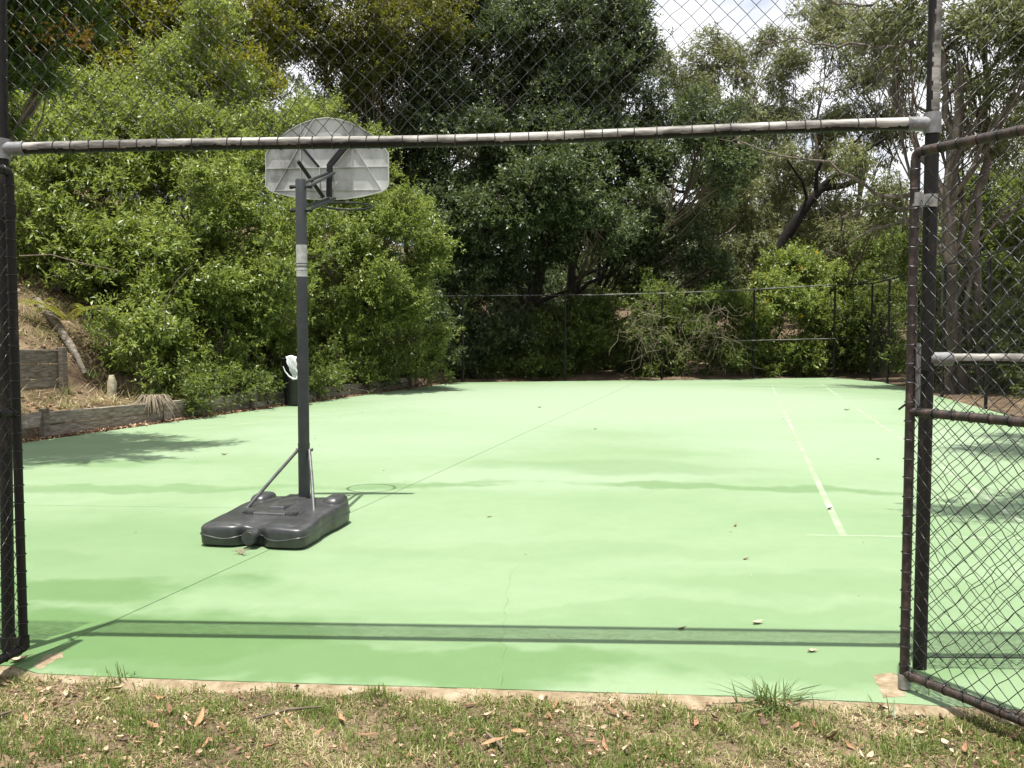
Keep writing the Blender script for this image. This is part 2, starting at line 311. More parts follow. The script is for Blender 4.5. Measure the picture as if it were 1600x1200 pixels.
# ------------------------------------------------------------------ terrain and court
SEAMDIR = (G(900, 640) - G(90, 1010)).normalized()
LE0, LE1 = Vector((-6.67, 12.2)), Vector((-2.76, 24.1)); LD = (LE1 - LE0).normalized(); LN = Vector((-LD.y, LD.x))   # court's left edge
RE0, RE1 = Vector((8.9, 15.6)), Vector((11.3, 26.9)); RD = (RE1 - RE0).normalized(); RN = Vector((RD.y, -RD.x))
FE0, FE1 = Vector((-1.7, 27.0)), Vector((10.86, 30.0)); FD = (FE1 - FE0).normalized(); FN = Vector((-FD.y, FD.x))
def sdist(x, y, p, n): return (x - p.x) * n.x + (y - p.y) * n.y
FRONT = [G(-400, 1030), G(20, 1040), G(60, 1052), G(170, 1057), G(400, 1065), G(640, 1072), G(900, 1080), G(1130, 1087), G(1330, 1095), G(1480, 1103), G(1800, 1118)]
def front_y(x):
    fx = [p.x for p in FRONT]; fy = [p.y for p in FRONT]; return np.interp(x, fx, fy)
def vnoise(x, y, s, seed=0):
    return (np.sin(x * s * 1.3 + seed) * np.cos(y * s * 1.7 + seed * 2.1) + .5 * np.sin(x * s * 3.1 + y * s * 2.3 + seed)) / 1.5
def height(x, y):
    x = np.asarray(x, float); y = np.asarray(y, float)
    d = sdist(x, y, LE0, LN) - .25
    bank = np.interp(d, [0, .05, .12, 1.0, 1.25, 1.6, 4, 9, 22, 60, 300], [0, 0, .30, .42, .55, 1.22, 2.7, 4.6, 9, 15, 30])
    bank *= np.interp(y, [4, 9], [.15, 1])
    d2 = sdist(x, y, FE0, FN) - .4
    far = np.interp(d2, [0, 1, 8, 30, 90, 400], [0, .15, .4, 2.5, 9, 30]) * np.where(d2 > 0, 1, 0)
    d3 = sdist(x, y, RE0, RN) - .4
    rt = np.interp(d3, [0, 1, 6, 40, 300], [0, .1, .35, 1.5, 6]) * np.where(d3 > 0, 1, 0) * np.interp(y, [5, 10], [0, 1])
    h = np.maximum(np.maximum(bank, far), rt)
    rough = (.035 * vnoise(x, y, 2.1, 1) + .02 * vnoise(x, y, 5.3, 3)) * np.clip(np.maximum(np.maximum(d, d2), d3) * 2, 0, 1) * np.where(y > 5, 1, 0)
    lawn = np.where(y < front_y(x) + .02, .028 + .012 * vnoise(x, y, 3.7, 2) + .008 * vnoise(x, y, 9, 5), 0)
    return h - .05 + rough + lawn
def H(x, y): return float(height(x, y))
def axis(a, b, c, d, fine, mid):
    q = list(np.arange(a, b, mid)) + list(np.arange(b, c, fine)) + list(np.arange(c, d, mid)); return q
xs = np.array([-400, -250, -150, -100, -70, -50] + list(np.arange(-38, -12, 1.0)) + list(np.arange(-12, 6, .12)) + list(np.arange(6, 40, 1.0)) + [50, 70, 100, 150, 250, 400])
ys = np.array([-60, -30, -12] + list(np.arange(-6, 2, .5)) + list(np.arange(2, 5, .08)) + list(np.arange(5, 28, .3)) + list(np.arange(28, 70, 1.2)) + [80, 100, 130, 170, 230, 300, 500])
X, Y = np.meshgrid(xs, ys); Z = height(X, Y)
me = bpy.data.meshes.new('ground'); nv = X.size; nx_, ny_ = len(xs), len(ys)
me.vertices.add(nv); me.vertices.foreach_set('co', np.stack([X, Y, Z], -1).astype(np.float32).ravel())
idx = np.arange(nv).reshape(ny_, nx_); q = np.stack([idx[:-1, :-1], idx[:-1, 1:], idx[1:, 1:], idx[1:, :-1]], -1).reshape(-1, 4)
me.loops.add(q.size); me.loops.foreach_set('vertex_index', q.astype(np.int32).ravel())
me.polygons.add(len(q)); me.polygons.foreach_set('loop_start', np.arange(0, q.size, 4, dtype=np.int32))
me.polygons.foreach_set('use_smooth', np.ones(len(q), bool)); me.update(calc_edges=True); me.materials.append(M['ground'])
tag(link('ground', me), kind='structure')

def clip(poly, p, n):            # keep the side where (q-p).n >= 0
    res = []
    for i in range(len(poly)):
        a, b = poly[i], poly[(i + 1) % len(poly)]; da, db = (a - p).dot(n), (b - p).dot(n)
        if da >= 0: res.append(a)
        if (da >= 0) != (db >= 0): res.append(a + (b - a) * (da / (da - db)))
    return res
V2 = lambda p: Vector((p[0], p[1]))
left_near = LE0 - LD * 9.4
court_poly = [V2(p) for p in FRONT] + [RE0 - RD * 11.6, RE1, FE1, FE0, LE1, LE0, left_near]
court = link('court', None, None, (0, 4, 0)); court['kind'] = 'structure'
sp, sd = V2(G(90, 1010)), V2(SEAMDIR).normalized(); sn = Vector((sd.y, -sd.x))
cp_, cdv = V2(G(40, 789)), (V2(G(330, 793)) - V2(G(40, 789))).normalized(); cn = Vector((-cdv.y, cdv.x))
g = .003
pr = clip(court_poly, sp + sn * g, sn); pl = clip(court_poly, sp - sn * g, -sn)
pieces = [pr, clip(pl, cp_ + cn * g, cn), clip(pl, cp_ - cn * g, -cn)]
for pc in pieces:
    mb = MB(); mb.prism([(p.x, p.y, -.12) for p in pc], (0, 0, 1), .12)
    build('slab', mb, M['court'], court)
mb = MB(); mb.prism([(p.x, p.y, -.14) for p in court_poly], (0, 0, 1), .128); build('joint_filler', mb, M['joint'], court)
def strip(name, p0, p1, wd, m, z=.0009, parent=None, kind='structure'):
    a, b = Vector((p0.x, p0.y, z)), Vector((p1.x, p1.y, z)); d = (b - a).normalized(); n = Vector((-d.y, d.x, 0)) * wd / 2
    mb = MB(); mb.add([a - n, b - n, b + n, a + n], [(0, 1, 2, 3)]); o = build(name, mb, m, parent)
    return o
strip('court_line', G(1318, 838), G(1206, 602), .055, M['line'], parent=court)
ln2 = strip('court_line', G(1600, 818), G(1283, 600), .05, M['line'], parent=court)
strip('court_line', G(1260, 836), G(1700, 843), .03, M['line_faint'], z=.0013, parent=court)
strip('court_line', G(300, 671), G(640, 634), .05, M['line_faint'], parent=court)
strip('court_line', G(340, 687), G(520, 686), .05, M['line'], z=.0013, parent=court)
strip('court_line', G(40, 725), G(300, 693), .05, M['line_faint'], parent=court)
def ribbon(name, pts, wd, m, z, parent):
    mb = MB(); vs = []
    for i, p in enumerate(pts):
        t = (pts[min(i + 1, len(pts) - 1)] - pts[max(i - 1, 0)]).normalized(); n = Vector((-t.y, t.x, 0))
        ww = wd * random.uniform(.5, 1.3) / 2
        vs += [Vector((p.x, p.y, z)) - n * ww, Vector((p.x, p.y, z)) + n * ww]
    mb.add(vs, [(2 * i, 2 * i + 2, 2 * i + 3, 2 * i + 1) for i in range(len(pts) - 1)]); return build(name, mb, m, parent)
cpx = [(784, 1073), (787, 1050), (785, 1032), (792, 1012), (779, 1002), (789, 990), (786, 975), (792, 965), (787, 955), (794, 940), (790, 925), (797, 912), (796, 900), (806, 888), (815, 880)]
cpts = []
for (a, b), (c, d) in zip(cpx, cpx[1:]):
    for k in range(4):
        t = k / 4; cpts.append(G(a + (c - a) * t + random.uniform(-1.2, 1.2), b + (d - b) * t))
ribbon('crack', cpts, .0024, M['crack'], .0008, court)
def wobbly_poly(pts, n=5, amp=2.5):
    res = []
    for (a, b), (c, d) in zip(pts, pts[1:] + pts[:1]):
        for k in range(n):
            t = k / n; res.append((a + (c - a) * t + random.uniform(-amp, amp), b + (d - b) * t + random.uniform(-amp * .5, amp * .5)))
    return res
for pp in ([(52, 1040), (70, 1026), (100, 1019), (98, 1027), (80, 1036), (62, 1046)], [(1362, 1054), (1400, 1052), (1418, 1066), (1414, 1088), (1380, 1090), (1372, 1072)]):
    mb = MB(); w_ = [G(a, b) for a, b in wobbly_poly(pp)]
    mb.add([(p.x, p.y, .0009) for p in w_], [tuple(range(len(w_)))]); build('bare_patch', mb, M['bare'], court)
# sandy edge under the slab
mb = MB(); vs = []
for p in np.linspace(-3, 4, 90):
    fy = float(front_y(p)); k = .03 + .06 * abs(math.sin(p * 2.3 + .5 * math.sin(p * 5))) * random.uniform(.6, 1.2)
    vs += [(p, fy + .02, -.002), (p, fy - k * .4, -.004 + random.uniform(-.006, .002)), (p, fy - k - .04, -.04)]
mb.add(vs, [q for i in range(89) for q in ((3 * i, 3 * i + 1, 3 * i + 4, 3 * i + 3), (3 * i + 1, 3 * i + 2, 3 * i + 5, 3 * i + 4))], True)
tag(build('sandy_edge', mb, M['bare']), kind='structure')

# ------------------------------------------------------------------ chain link
def chain(org, ax, up, length, hgt, cell, wr, wob=.004, seed=0, n=4):
    """woven chain-link fabric: zigzag wires hooked into their neighbours"""
    rg = random.Random(seed); mb = MB(); ax = ax.normalized(); up = up.normalized(); nr = ax.cross(up).normalized()
    half = cell / 2; nw = int(length / half); nj = int(hgt / half)
    def off(i, j):
        q = random.Random((i * 7919 + j * 104729 + seed * 31)); wx_ = .009 * math.sin(i * .21 + j * .13 + seed) + .006 * math.sin(i * .07 - j * .19); wz_ = .010 * math.sin(i * .11 + seed * 2) - .004 * math.cos(j * .17 + i * .05); return ax * wx_ + up * wz_ + nr * (.012 * math.sin(i * .09 + j * .06)) + ax * q.gauss(0, wob) + up * q.gauss(0, wob * .7) + nr * q.gauss(0, wob)
    for k in range(nw):
        pts = []
        for j in range(nj + 1):
            side = (j + k) % 2; p = org + ax * ((k + side) * half) + up * (j * half) + off(k + side, j)
            e = ax * (half * .10 * (1 if side == 0 else -1))
            s = 1 if side == 0 else -1
            if j > 0: pts.append(p + e - up * half * .10 + nr * (wr * .9 * -s))
            pts.append(p + ax * (half * .04 * (-1 if side == 0 else 1)))
            if j < nj: pts.append(p + e + up * half * .10 + nr * (wr * .9 * s))
        mb.tube(pts, wr, n, cap=False)
    return mb
def grid_wires(org, ax, up, length, hgt, cell, wr):
    """straight diagonal wires for the far fences"""
    mb = MB(); ax = ax.normalized(); up = up.normalized(); nr = ax.cross(up)
    k = -hgt
    while k < length:
        for sgn in (0, 1):
            a0, a1 = max(0, k), min(length, k + hgt); h0, h1 = a0 - k, a1 - k
            if sgn: h0, h1 = hgt - h0, hgt - h1
            if a1 - a0 > .05:
                p, q = org + ax * a0 + up * h0 + nr * (.003 * sgn), org + ax * a1 + up * h1 + nr * (.003 * sgn)
                d = (q - p).normalized(); s1 = d.cross(nr) * wr; s2 = nr * wr
                mb.add([p + s1, p - s1 * .5 + s2, p - s1 * .5 - s2, q + s1, q - s1 * .5 + s2, q - s1 * .5 - s2], [(0, 1, 4, 3), (1, 2, 5, 4), (2, 0, 3, 5)])
        k += cell
    return mb
def ring_mesh(name, r, t, m, n=14, k=5):
    mb = MB(); pts = [Vector((0, r * math.cos(2 * math.pi * i / n), r * math.sin(2 * math.pi * i / n))) for i in range(n + 1)]
    mb.tube(pts, t, k, cap=False); me = bpy.data.meshes.new(name); me.from_pydata(mb.v, [], mb.f); me.materials.append(m); return me

# ------------------------------------------------------------------ front fence with gateway
fb_l, fb_r = G(13, 1022), G(1437, 1044)
ft_l, ft_r = D(3, 233, fb_l.y), D(1457, 193, fb_r.y)
lean_l = (ft_l - fb_l).normalized(); lean_r = (ft_r - fb_r).normalized()
TOPH = 4.0
ff = thing('chain_link_fence', 'tall black chain-link front fence with a pale crossbar over the open gateway', 'fence', (fb_r.x, fb_r.y, 0))
ltop, rtop = fb_l + lean_l * TOPH, fb_r + lean_r * TOPH
build('post', MB().tube([fb_l - Vector((0, 0, .1)), fb_l + lean_l * 1, ltop], .028, 14), M['blackpipe'], ff)
build('post', MB().tube([fb_r - Vector((0, 0, .1)), fb_r + lean_r * 1, fb_r + lean_r * 2.4], .030, 14), M['blackpipe'], ff)
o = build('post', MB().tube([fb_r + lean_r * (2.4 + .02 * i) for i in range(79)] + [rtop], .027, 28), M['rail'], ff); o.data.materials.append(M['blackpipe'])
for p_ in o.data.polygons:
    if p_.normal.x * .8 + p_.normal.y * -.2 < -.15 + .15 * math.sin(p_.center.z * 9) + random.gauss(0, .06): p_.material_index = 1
bar_d = (ft_r - ft_l).normalized()
sag = []
for i in range(13):
    t = i / 12; p = ft_l.lerp(ft_r, t); p.z += -.012 * math.sin(t * math.pi) + .006 * math.sin(t * 9); sag.append(p)
fine = []
for i in range(321):
    t = i / 320 * 12; k = min(int(t), 11); fine.append(sag[k].lerp(sag[k + 1], t - k))
def painted_shade_pipe(name, pts, r, parent, top='rail', under='blackpipe', n=40):
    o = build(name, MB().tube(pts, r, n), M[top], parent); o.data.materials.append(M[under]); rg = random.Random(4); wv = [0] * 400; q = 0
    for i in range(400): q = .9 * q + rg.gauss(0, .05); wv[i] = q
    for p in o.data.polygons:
        if p.normal.z < -.42 + wv[(p.index // n) % 400]: p.material_index = 1  # black downward faces put the underside's shade, along with grime, into the colour
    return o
painted_shade_pipe('crossbar', fine, .0265, ff)
build('top_rail', MB().tube([ltop, rtop], .022, 12), M['rail'], ff)
for p, l_, s in ((ft_l, lean_l, 1), (ft_r, lean_r, -1)):
    mb = MB(); mb.tube([p - l_ * .045, p + l_ * .045], .036, 16); mb.tube([p, p + bar_d * s * .10], .031, 16); mb.tube([p + bar_d * s * .10, p + bar_d * s * .108], .035, 16)
    build('tee_fitting', mb, M['silver'], ff)
tie = ring_mesh('tie_wire', .0290, .0022, M['wire'])
CELL = .079
nties = int((ft_r - ft_l).length / CELL)
for i in range(1, nties):
    if random.random() < .08: continue
    t = (i + random.gauss(0, .10)) / nties; k = min(int(t * 12), 11); p = sag[k].lerp(sag[k + 1], t * 12 - k)
    o = link('tie_wire', tie, ff, p - worldloc(ff)); o.rotation_euler = (random.uniform(-.2, .2), -math.asin(bar_d.z), math.atan2(bar_d.y, bar_d.x) + random.uniform(-.22, .22))
build('wire_mesh', chain(ft_l + lean_l * .024, ltop - ltop + bar_d, lean_l.lerp(lean_r, .5), (ft_r - ft_l).length, 1.55, CELL, .0016, .003, 1), M['wire'], ff)
# fixed panel to the right of the gateway, mid rail and far post outside the picture
rdir = Vector((1, -.02, 0)).normalized(); plen = 3.0
pend = fb_r + rdir * plen
build('post', MB().tube([pend - Vector((0, 0, .1)), pend + Vector((0, 0, TOPH))], .028, 12), M['blackpipe'], ff)
mr0 = D(1440, 561, fb_r.y); mr1 = mr0 + rdir * plen
painted_shade_pipe('mid_rail', [mr0.lerp(mr1, i / 80) for i in range(81)], .0245, ff)
mb = MB(); mb.tube([mr0 + rdir * .03, mr0 + rdir * .13], .031, 14); build('tee_fitting', mb, M['silver'], ff); build('tee_fitting', MB().tube([mr0 - lean_r * .05, mr0 + lean_r * .05], .036, 14), M['blackpipe'], ff)
build('top_rail', MB().tube([rtop, pend + Vector((0, 0, TOPH))], .022, 10), M['rail'], ff)
build('bottom_wire', MB().tube([fb_r + rdir * .03 + Vector((0, 0, .05)), pend + Vector((0, 0, .05))], .003, 5), M['wire'], ff)
build('wire_mesh', chain(fb_r + rdir * .03 + Vector((0, 0, .03)), rdir, Vector((0, 0, 1)), plen - .05, 3.9, CELL, .0016, .003, 2), M['wire'], ff)
# panel to the left, mostly out of the picture
ldir = Vector((-1, .05, 0)).normalized(); pl_end = fb_l + ldir * 2.0
build('post', MB().tube([pl_end - Vector((0, 0, .1)), pl_end + Vector((0, 0, TOPH))], .028, 12), M['blackpipe'], ff)
build('mid_rail', MB().tube([fb_l + Vector((0, 0, 1.4)), pl_end + Vector((0, 0, 1.4))], .024, 12), M['rail'], ff)
build('wire_mesh', chain(fb_l + ldir * .03 + Vector((0, 0, .03)), ldir, Vector((0, 0, 1)), 1.9, 3.9, CELL, .0017, .004, 3), M['wire'], ff)

# gates: pipe frame, mid rail, mesh, hinges
def make_gate(label, base, dirv, top, width, seed, m, midh, tilt):
    base = Vector(base); dirv = dirv.normalized(); up = tilt.normalized()
    g = thing('gate', label, 'gate', (base.x, base.y, 0), 'pair of chain-link gates')
    r = .0195; bl = base; tl = base + up * top; br = base + dirv * width; tr = br + up * top
    build('stile', MB().tube([bl, bl + up * .5, bl + up * 1.2, tl - up * .03], r, 12), m, g)
    build('stile', MB().tube([br, tr], r, 12), m, g)
    c = [tl - up * .03, tl - up * .012 + dirv * .004, tl + dirv * .012 - up * .002, tl + dirv * .035]
    build('top_rail', MB().tube(c + [tl + dirv * width * .5, tr], r, 12), m, g)
    build('bottom_rail', MB().tube([bl + up * .0, bl + dirv * width * .5 - up * .006, br], r, 12), m, g)
    build('mid_rail', MB().tube([bl + up * midh, bl + up * midh + dirv * width * .5 - up * .004, br + up * midh], r * .95, 12), m, g)
    build('wire_mesh', chain(bl + dirv * .01 + up * .0, dirv, up, width - .02, top, CELL * .93, .0018, .0028, seed), M['wire'], g)
    tr_ = ring_mesh('tie_wire', r + .003, .0022, M['wire'])
    nr = dirv.cross(up)
    for k in range(int(width / CELL)):
        for hh in (0, midh, top):
            o = link('tie_wire', tr_, g, bl + dirv * (k + .5) * CELL + up * hh - worldloc(g)); o.rotation_euler = (0, 0, math.atan2(dirv.y, dirv.x) + random.uniform(-.3, .3))
    for k in range(int(top / CELL)):
        o = link('tie_wire', tr_, g, bl + up * (k + .5) * CELL - worldloc(g)); o.rotation_euler = (0, R(90), random.uniform(-.3, .3)); o.rotation_euler = (up.to_track_quat('X', 'Z') @ Matrix.Rotation(random.uniform(-.2, .2), 4, 'Y').to_quaternion()).to_euler()
    return g, bl, up
gb = G(1413, 1052, .07); gtop = D(1431, 238, gb.y)
gdir = G(1600, 1130, .06) - gb; gdir.z = 0
gate, gbl, gup = make_gate('right gate of rusty brown pipe swung open towards the lawn', gb, gdir, (gtop - gb).length, 1.95, 5, M['rustpipe'], (D(1424, 643, gb.y) - gb).length, gtop - gb)
# hinges and drop bolt
for v, hgt in ((312, .055), (1064, .06)):
    p = D(1432 if v < 600 else 1413, v, gb.y); q = D(1452 if v < 600 else 1440, v + 2, fb_r.y)
    mb = MB(); ax = (q - p).normalized(); zz = Vector((0, 0, 1)); yy = zz.cross(ax).normalized()
    mb.tube([p - zz * hgt / 2, p + zz * hgt / 2], .0245, 12); mb.box(p.lerp(q, .5), ((q - p).length, .012, hgt * .7), (ax, yy, zz)); mb.tube([q - zz * hgt / 2, q + zz * hgt / 2], .034, 14)
    mb.tube([q - yy * .03 + ax * .03, q - yy * .03 + ax * .07], .011, 6)
    build('hinge', mb, M['galv'], gate)
b0, b1 = D(1433, 645, gb.y - .02), D(1435, 541, gb.y - .02)
mb = MB().tube([b0, b1], .0105, 10); mb.tube([b1, b1 + Vector((0, 0, .012))], [.0125, .008], 10); build('drop_bolt', mb, M['silver'], gate)
h0, h1 = D(1428, 622, gb.y), D(1404, 640, gb.y + .03)
build('bolt_handle', MB().tube([h0, h1], [.006, .004], 7), M['blacksteel'], gate)

lb = G(37, 1012, .06); lt = D(14, 268, lb.y)
ldv = G(0, 1026, .06) - lb; ldv.z = 0
gate2, l_bl, l_up = make_gate('left gate of blackened pipe swung open, seen edge-on', lb, Vector((-.16, -.985, 0)), (lt - lb).length, 1.95, 6, M['blackpipe'], (D(26, 644, lb.y) - lb).length, lt - lb)
for v in (330, 1003):
    p = D(16 if v < 600 else 37, v, lb.y); q = D(5 if v < 600 else 13, v, fb_l.y); zz = Vector((0, 0, 1)); ax = (q - p).normalized(); yy = zz.cross(ax).normalized()
    mb = MB(); mb.tube([p - zz * .028, p + zz * .028], .0245, 12); mb.box(p.lerp(q, .5), ((q - p).length, .012, .04), (ax, yy, zz)); mb.tube([q - zz * .028, q + zz * .028], .034, 12)
    build('hinge', mb, M['blackpipe'], gate2)

# ------------------------------------------------------------------ far and side fences
farf = thing('chain_link_fence', 'far chain-link fence across the end of the court, overgrown with vines', 'fence', (FE1.x, FE1.y, 0))
P3 = lambda p, z=0: Vector((p.x, p.y, z))
f0, f1 = P3(FE0 + FN * .15), P3(FE1 + FN * .15); fl = (f1 - f0).length; fd = (f1 - f0).normalized()
rt = [D(690, 463, 27.1), D(910, 461, 27.75), D(1050, 458, 28.6), D(1180, 452, 29.3), D(1307, 445, 30.15)]
build('top_rail', MB().tube(rt[:2], .020, 10), M['blackpipe'], farf); build('top_rail', MB().tube(rt[1:], .020, 10), M['dullpipe'], farf)  # black left stretch puts the shade over the rail into its colour
for t in (0.02, .27, .52, .77, 1.0):
    p = f0.lerp(f1, t); build('post', MB().tube([p - Vector((0, 0, .1)), p + Vector((0, 0, 2.62 + .5 * t))], .034, 10), M['blackpipe'], farf)
c1 = P3(RE1 + RN * .12 + RD * .1)
ch = [f1, D(1360, 592, 29.0)]; ch[1].z = 0
build('post', MB().tube([ch[1] - Vector((0, 0, .1)), ch[1] + Vector((0, 0, 3.08))], .034, 10), M['blackpipe'], farf)
build('top_rail', MB().tube([rt[-1], ch[1] + Vector((0, 0, 3.08))], .022, 10), M['blackpipe'], farf)
build('mid_rail', MB().tube([D(1130, 533, 28.8), D(1307, 529, 30.1)], .016, 8), M['dullpipe'], farf)
build('mid_rail', MB().tube([D(1307, 529, 30.1), ch[1] + Vector((0, 0, 1.33))], .02, 8), M['blackpipe'], farf)
build('wire_mesh', grid_wires(f0, fd, Vector((0, 0, 1)), fl, 2.7, .08, .0015), M['farwire'], farf)
build('wire_mesh', grid_wires(f1, ch[1] - f1, Vector((0, 0, 1)), (ch[1] - f1).length, 3.0, .08, .0015), M['farwire'], farf)
sf = thing('chain_link_fence', 'side chain-link fence along the right edge of the court under the gum trees', 'fence', (RE0.x, RE0.y, 0))
s1 = P3(RE0 + RN * .25 - RD * 7); s0 = ch[1]; sl = (s1 - s0).length
for t in (.12, .26, .40, .55, .70, .85, 1):
    p = s0.lerp(s1, t); build('post', MB().tube([p - Vector((0, 0, .1)), p + Vector((0, 0, 3.05))], .034, 10), M['blackpipe'], sf)
build('top_rail', MB().tube([s0 + Vector((0, 0, 3.08)), s1 + Vector((0, 0, 3.05))], .022, 10), M['blackpipe'], sf)
build('wire_mesh', grid_wires(s0, s1 - s0, Vector((0, 0, 1)), sl, 3.0, .08, .0015), M['farwire'], sf)

# ------------------------------------------------------------------ basketball hoop
HO = Vector((-1.825, 6.15, 0)); HA = R(10); ha = Vector((math.sin(HA), math.cos(HA), 0)); hb = Vector((math.cos(HA), -math.sin(HA), 0)); hz = Vector((0, 0, 1))
def B(x, y, z): return HO + hb * x + ha * y + hz * z
hoop = thing('basketball_hoop', 'portable basketball hoop with grey fan backboard on a dark plastic base', 'basketball hoop', HO)
W2, LN_ = .395, 1.02
half = [(0, .075), (.07, .07), (.105, .03), (.14, .008), (.2, 0), (.33, .002), (.372, .018), (W2, .06), (W2, .30), (W2 - .012, .36), (W2 - .012, .56), (W2, .62), (W2, .92), (W2 - .03, .985), (W2 - .09, LN_), (.16, LN_), (.13, LN_ - .06), (0, LN_ - .06)]
outl = half + [(-x, y) for x, y in half[-2:0:-1]]
def subdiv(o, n=3):
    r = []
    for (a, b), (c, d) in zip(o, o[1:] + o[:1]):
        for k in range(n): r.append((a + (c - a) * k / n, b + (d - b) * k / n))
    # light smoothing keeps the moulded look
    for _ in range(1):
        r = [((r[i - 1][0] + 2 * r[i][0] + r[(i + 1) % len(r)][0]) / 4, (r[i - 1][1] + 2 * r[i][1] + r[(i + 1) % len(r)][1]) / 4) for i in range(len(r))]
    return r
outl = subdiv(outl)
cx, cy = 0, .52
def ringz(s, z, wave=0, top=0):
    res = []
    for x, y in outl:
        px, py = x * s + cx * (1 - s), cy + (y - cy) * s
        zz = z + wave * .012 * math.cos(px * 16)
        if top:
            zz += top * (.035 * math.exp(-((py - .72) / .30) ** 2) * math.exp(-(px / .24) ** 2) + .03 * max(0, min(1, (py - .05) / .5)) - .02 * math.exp(-(px / .06) ** 2) * math.exp(-((py - .02) / .14) ** 2)
                         + .012 * math.exp(-((abs(px) - .2) / .08) ** 2) * math.exp(-((py - .12) / .14) ** 2))
        res.append(B(px, py, zz))
    return res
build('base', MB().loft([ringz(.975, .012), ringz(.99, .02), ringz(1, .072, 1)], True, True, False), M['hoopplastic'], hoop)
base = [o for o in hoop.children][0]
build('seam_bead', MB().loft([ringz(1.0, .070, 1), ringz(1.012, .073, 1), ringz(1.012, .078, 1), ringz(1.0, .081, 1)], True, False, False), M['hoopplastic'], base)
rings = [ringz(.998, .080, 1), ringz(.998, .118, .3), ringz(.99, .135, 0, .3), ringz(.972, .144, 0, .7), ringz(.94, .148, 0, 1), ringz(.87, .150, 0, 1)]
for s in (.8, .7, .6, .5, .4, .3, .2, .1): rings.append(ringz(s, .150 + .006 * (1 - s), 0, 1))
build('tank_top', MB().loft(rings, True, False, True), M['hoopplastic'], base)
def rounded(c, sx, sy, sz, e=.5, n=20, m=8):
    mb = MB(); rings = []
    for i in range(m + 1):
        ph = (math.pi / 2) * i / m; r = max(.02, math.cos(ph) ** e); z = math.sin(ph) ** e
        ring = []
        for k in range(n):
            a = 2 * math.pi * k / n; ca, sa = math.cos(a), math.sin(a)
            ring.append(B(c[0] + sx * r * math.copysign(abs(ca) ** e, ca), c[1] + sy * r * math.copysign(abs(sa) ** e, sa), c[2] + sz * z))
        rings.append(ring)
    mb.loft(rings, True, False, True); return mb
for s in (-1, 1):
    build('wheel_housing', rounded((s * .30, .86, .12), .075, .14, .115, .55), M['hoopplastic'], base)
    mb = MB(); mb.tube([B(s * .265, .955, .06), B(s * .335, .955, .06)], .058, 18); build('wheel', mb, M['blacksteel'], base)
    build('strut_socket', rounded((s * .27, .50, .135), .045, .06, .045, .5), M['hoopplastic'], base)
    build('shoulder_ridge', rounded((s * .20, .17, .115), .14, .13, .055, .6), M['hoopplastic'], base)
    for k in range(5):
        mb = MB().box(B(s * (.13 + .018 * k), .345, .19), (.008, .08, .012), (hb, ha, hz)); build('vent_rib', mb, M['hoopplastic'], base, .003)
def deck(poly, z0, z1, inset, parent):
    c_ = (sum(x for x, y in poly) / len(poly), sum(y for x, y in poly) / len(poly)); rr_ = []
    for z, s_ in ((z0, 1.02), (z1 - .008, 1 - inset * .55), (z1 - .002, 1 - inset * .85), (z1, 1 - inset * 1.3), (z1, .5)):
        rr_.append([B(c_[0] + (x - c_[0]) * s_, c_[1] + (y - c_[1]) * s_, z + (y - .3) * .018) for x, y in poly])
    return MB().loft(rr_, False, False, True)
build('centre_deck', deck([(-.20, .30), (.20, .30), (.235, .38), (.215, .70), (.17, .93), (-.17, .93), (-.215, .70), (-.235, .38)], .135, .192, .10, base), M['hoopplastic'], base, .006)
build('centre_ridge', deck([(-.06, .42), (.06, .42), (.10, .62), (.10, .92), (-.10, .92), (-.10, .62)], .17, .215, .12, base), M['hoopplastic'], base, .006)
for s in (-1, 1):
    build('side_deck', deck([(s * .25, .60), (s * .36, .60), (s * .37, .72), (s * .25, .72)][::s], .10, .158, .10, base), M['hoopplastic'], base, .005)
pass
mb = MB(); mb.tube([B(0, .085, .082), B(0, -.012, .078)], .052, 26); mb.tube([B(0, -.012, .078), B(0, -.02, .078)], [.048, .044], 26); build('fill_cap', mb, M['hoopplastic'], base, .004)
# pole, in three sections
pb = B(.06, .82, .17); ptop = D(470, 280, pb.y)
pdir = (ptop - pb); PL = pdir.length
def pp(t): return pb + pdir * t
def tv(v):                       # parameter on the pole for an image row
    return min(1, max(0, (785 - v) / (785 - 280)))
build('pole_section', MB().tube([pp(-.03), pp(tv(692))], .0455, 22), M['hooppole'], hoop)
build('pole_section', MB().tube([pp(tv(692)), pp(tv(497))], .0435, 22), M['hooppole'], hoop)
build('pole_section', MB().tube([pp(tv(497)), pp(.995), pp(1)], [.0415, .0415, .036], 22), M['hooppole'], hoop)
for v in (692, 497):
    build('pole_collar', MB().tube([pp(tv(v) - .003), pp(tv(v) + .003)], .0465 if v > 600 else .0445, 22), M['hooppole'], hoop)
st = build('sticker', MB().tube([pp(tv(430)), pp(tv(381))], .0422, 22, cap=False), M['sticker'], hoop)
for a, b_ in ((416, 413), (411, 409), (421, 420)):
    build('printed_stripe', MB().tube([pp(tv(a)), pp(tv(b_))], .0425, 22, cap=False), M['print'], st)
jt = pp(tv(700))
for s, q in ((-1, B(-.27, .50, .172)), (1, B(.27, .50, .172))):
    o = build('strut', MB().tube([jt + hb * s * .045, jt.lerp(q, .5) + hb * s * .025, q], .0125, 12), M['strut'], hoop)
mb = MB().tube([jt - hb * .065, jt + hb * .065], .008, 8); mb.tube([jt + hb * .06, jt + hb * .072], .014, 6); build('strut_bolt', mb, M['strut'], hoop)
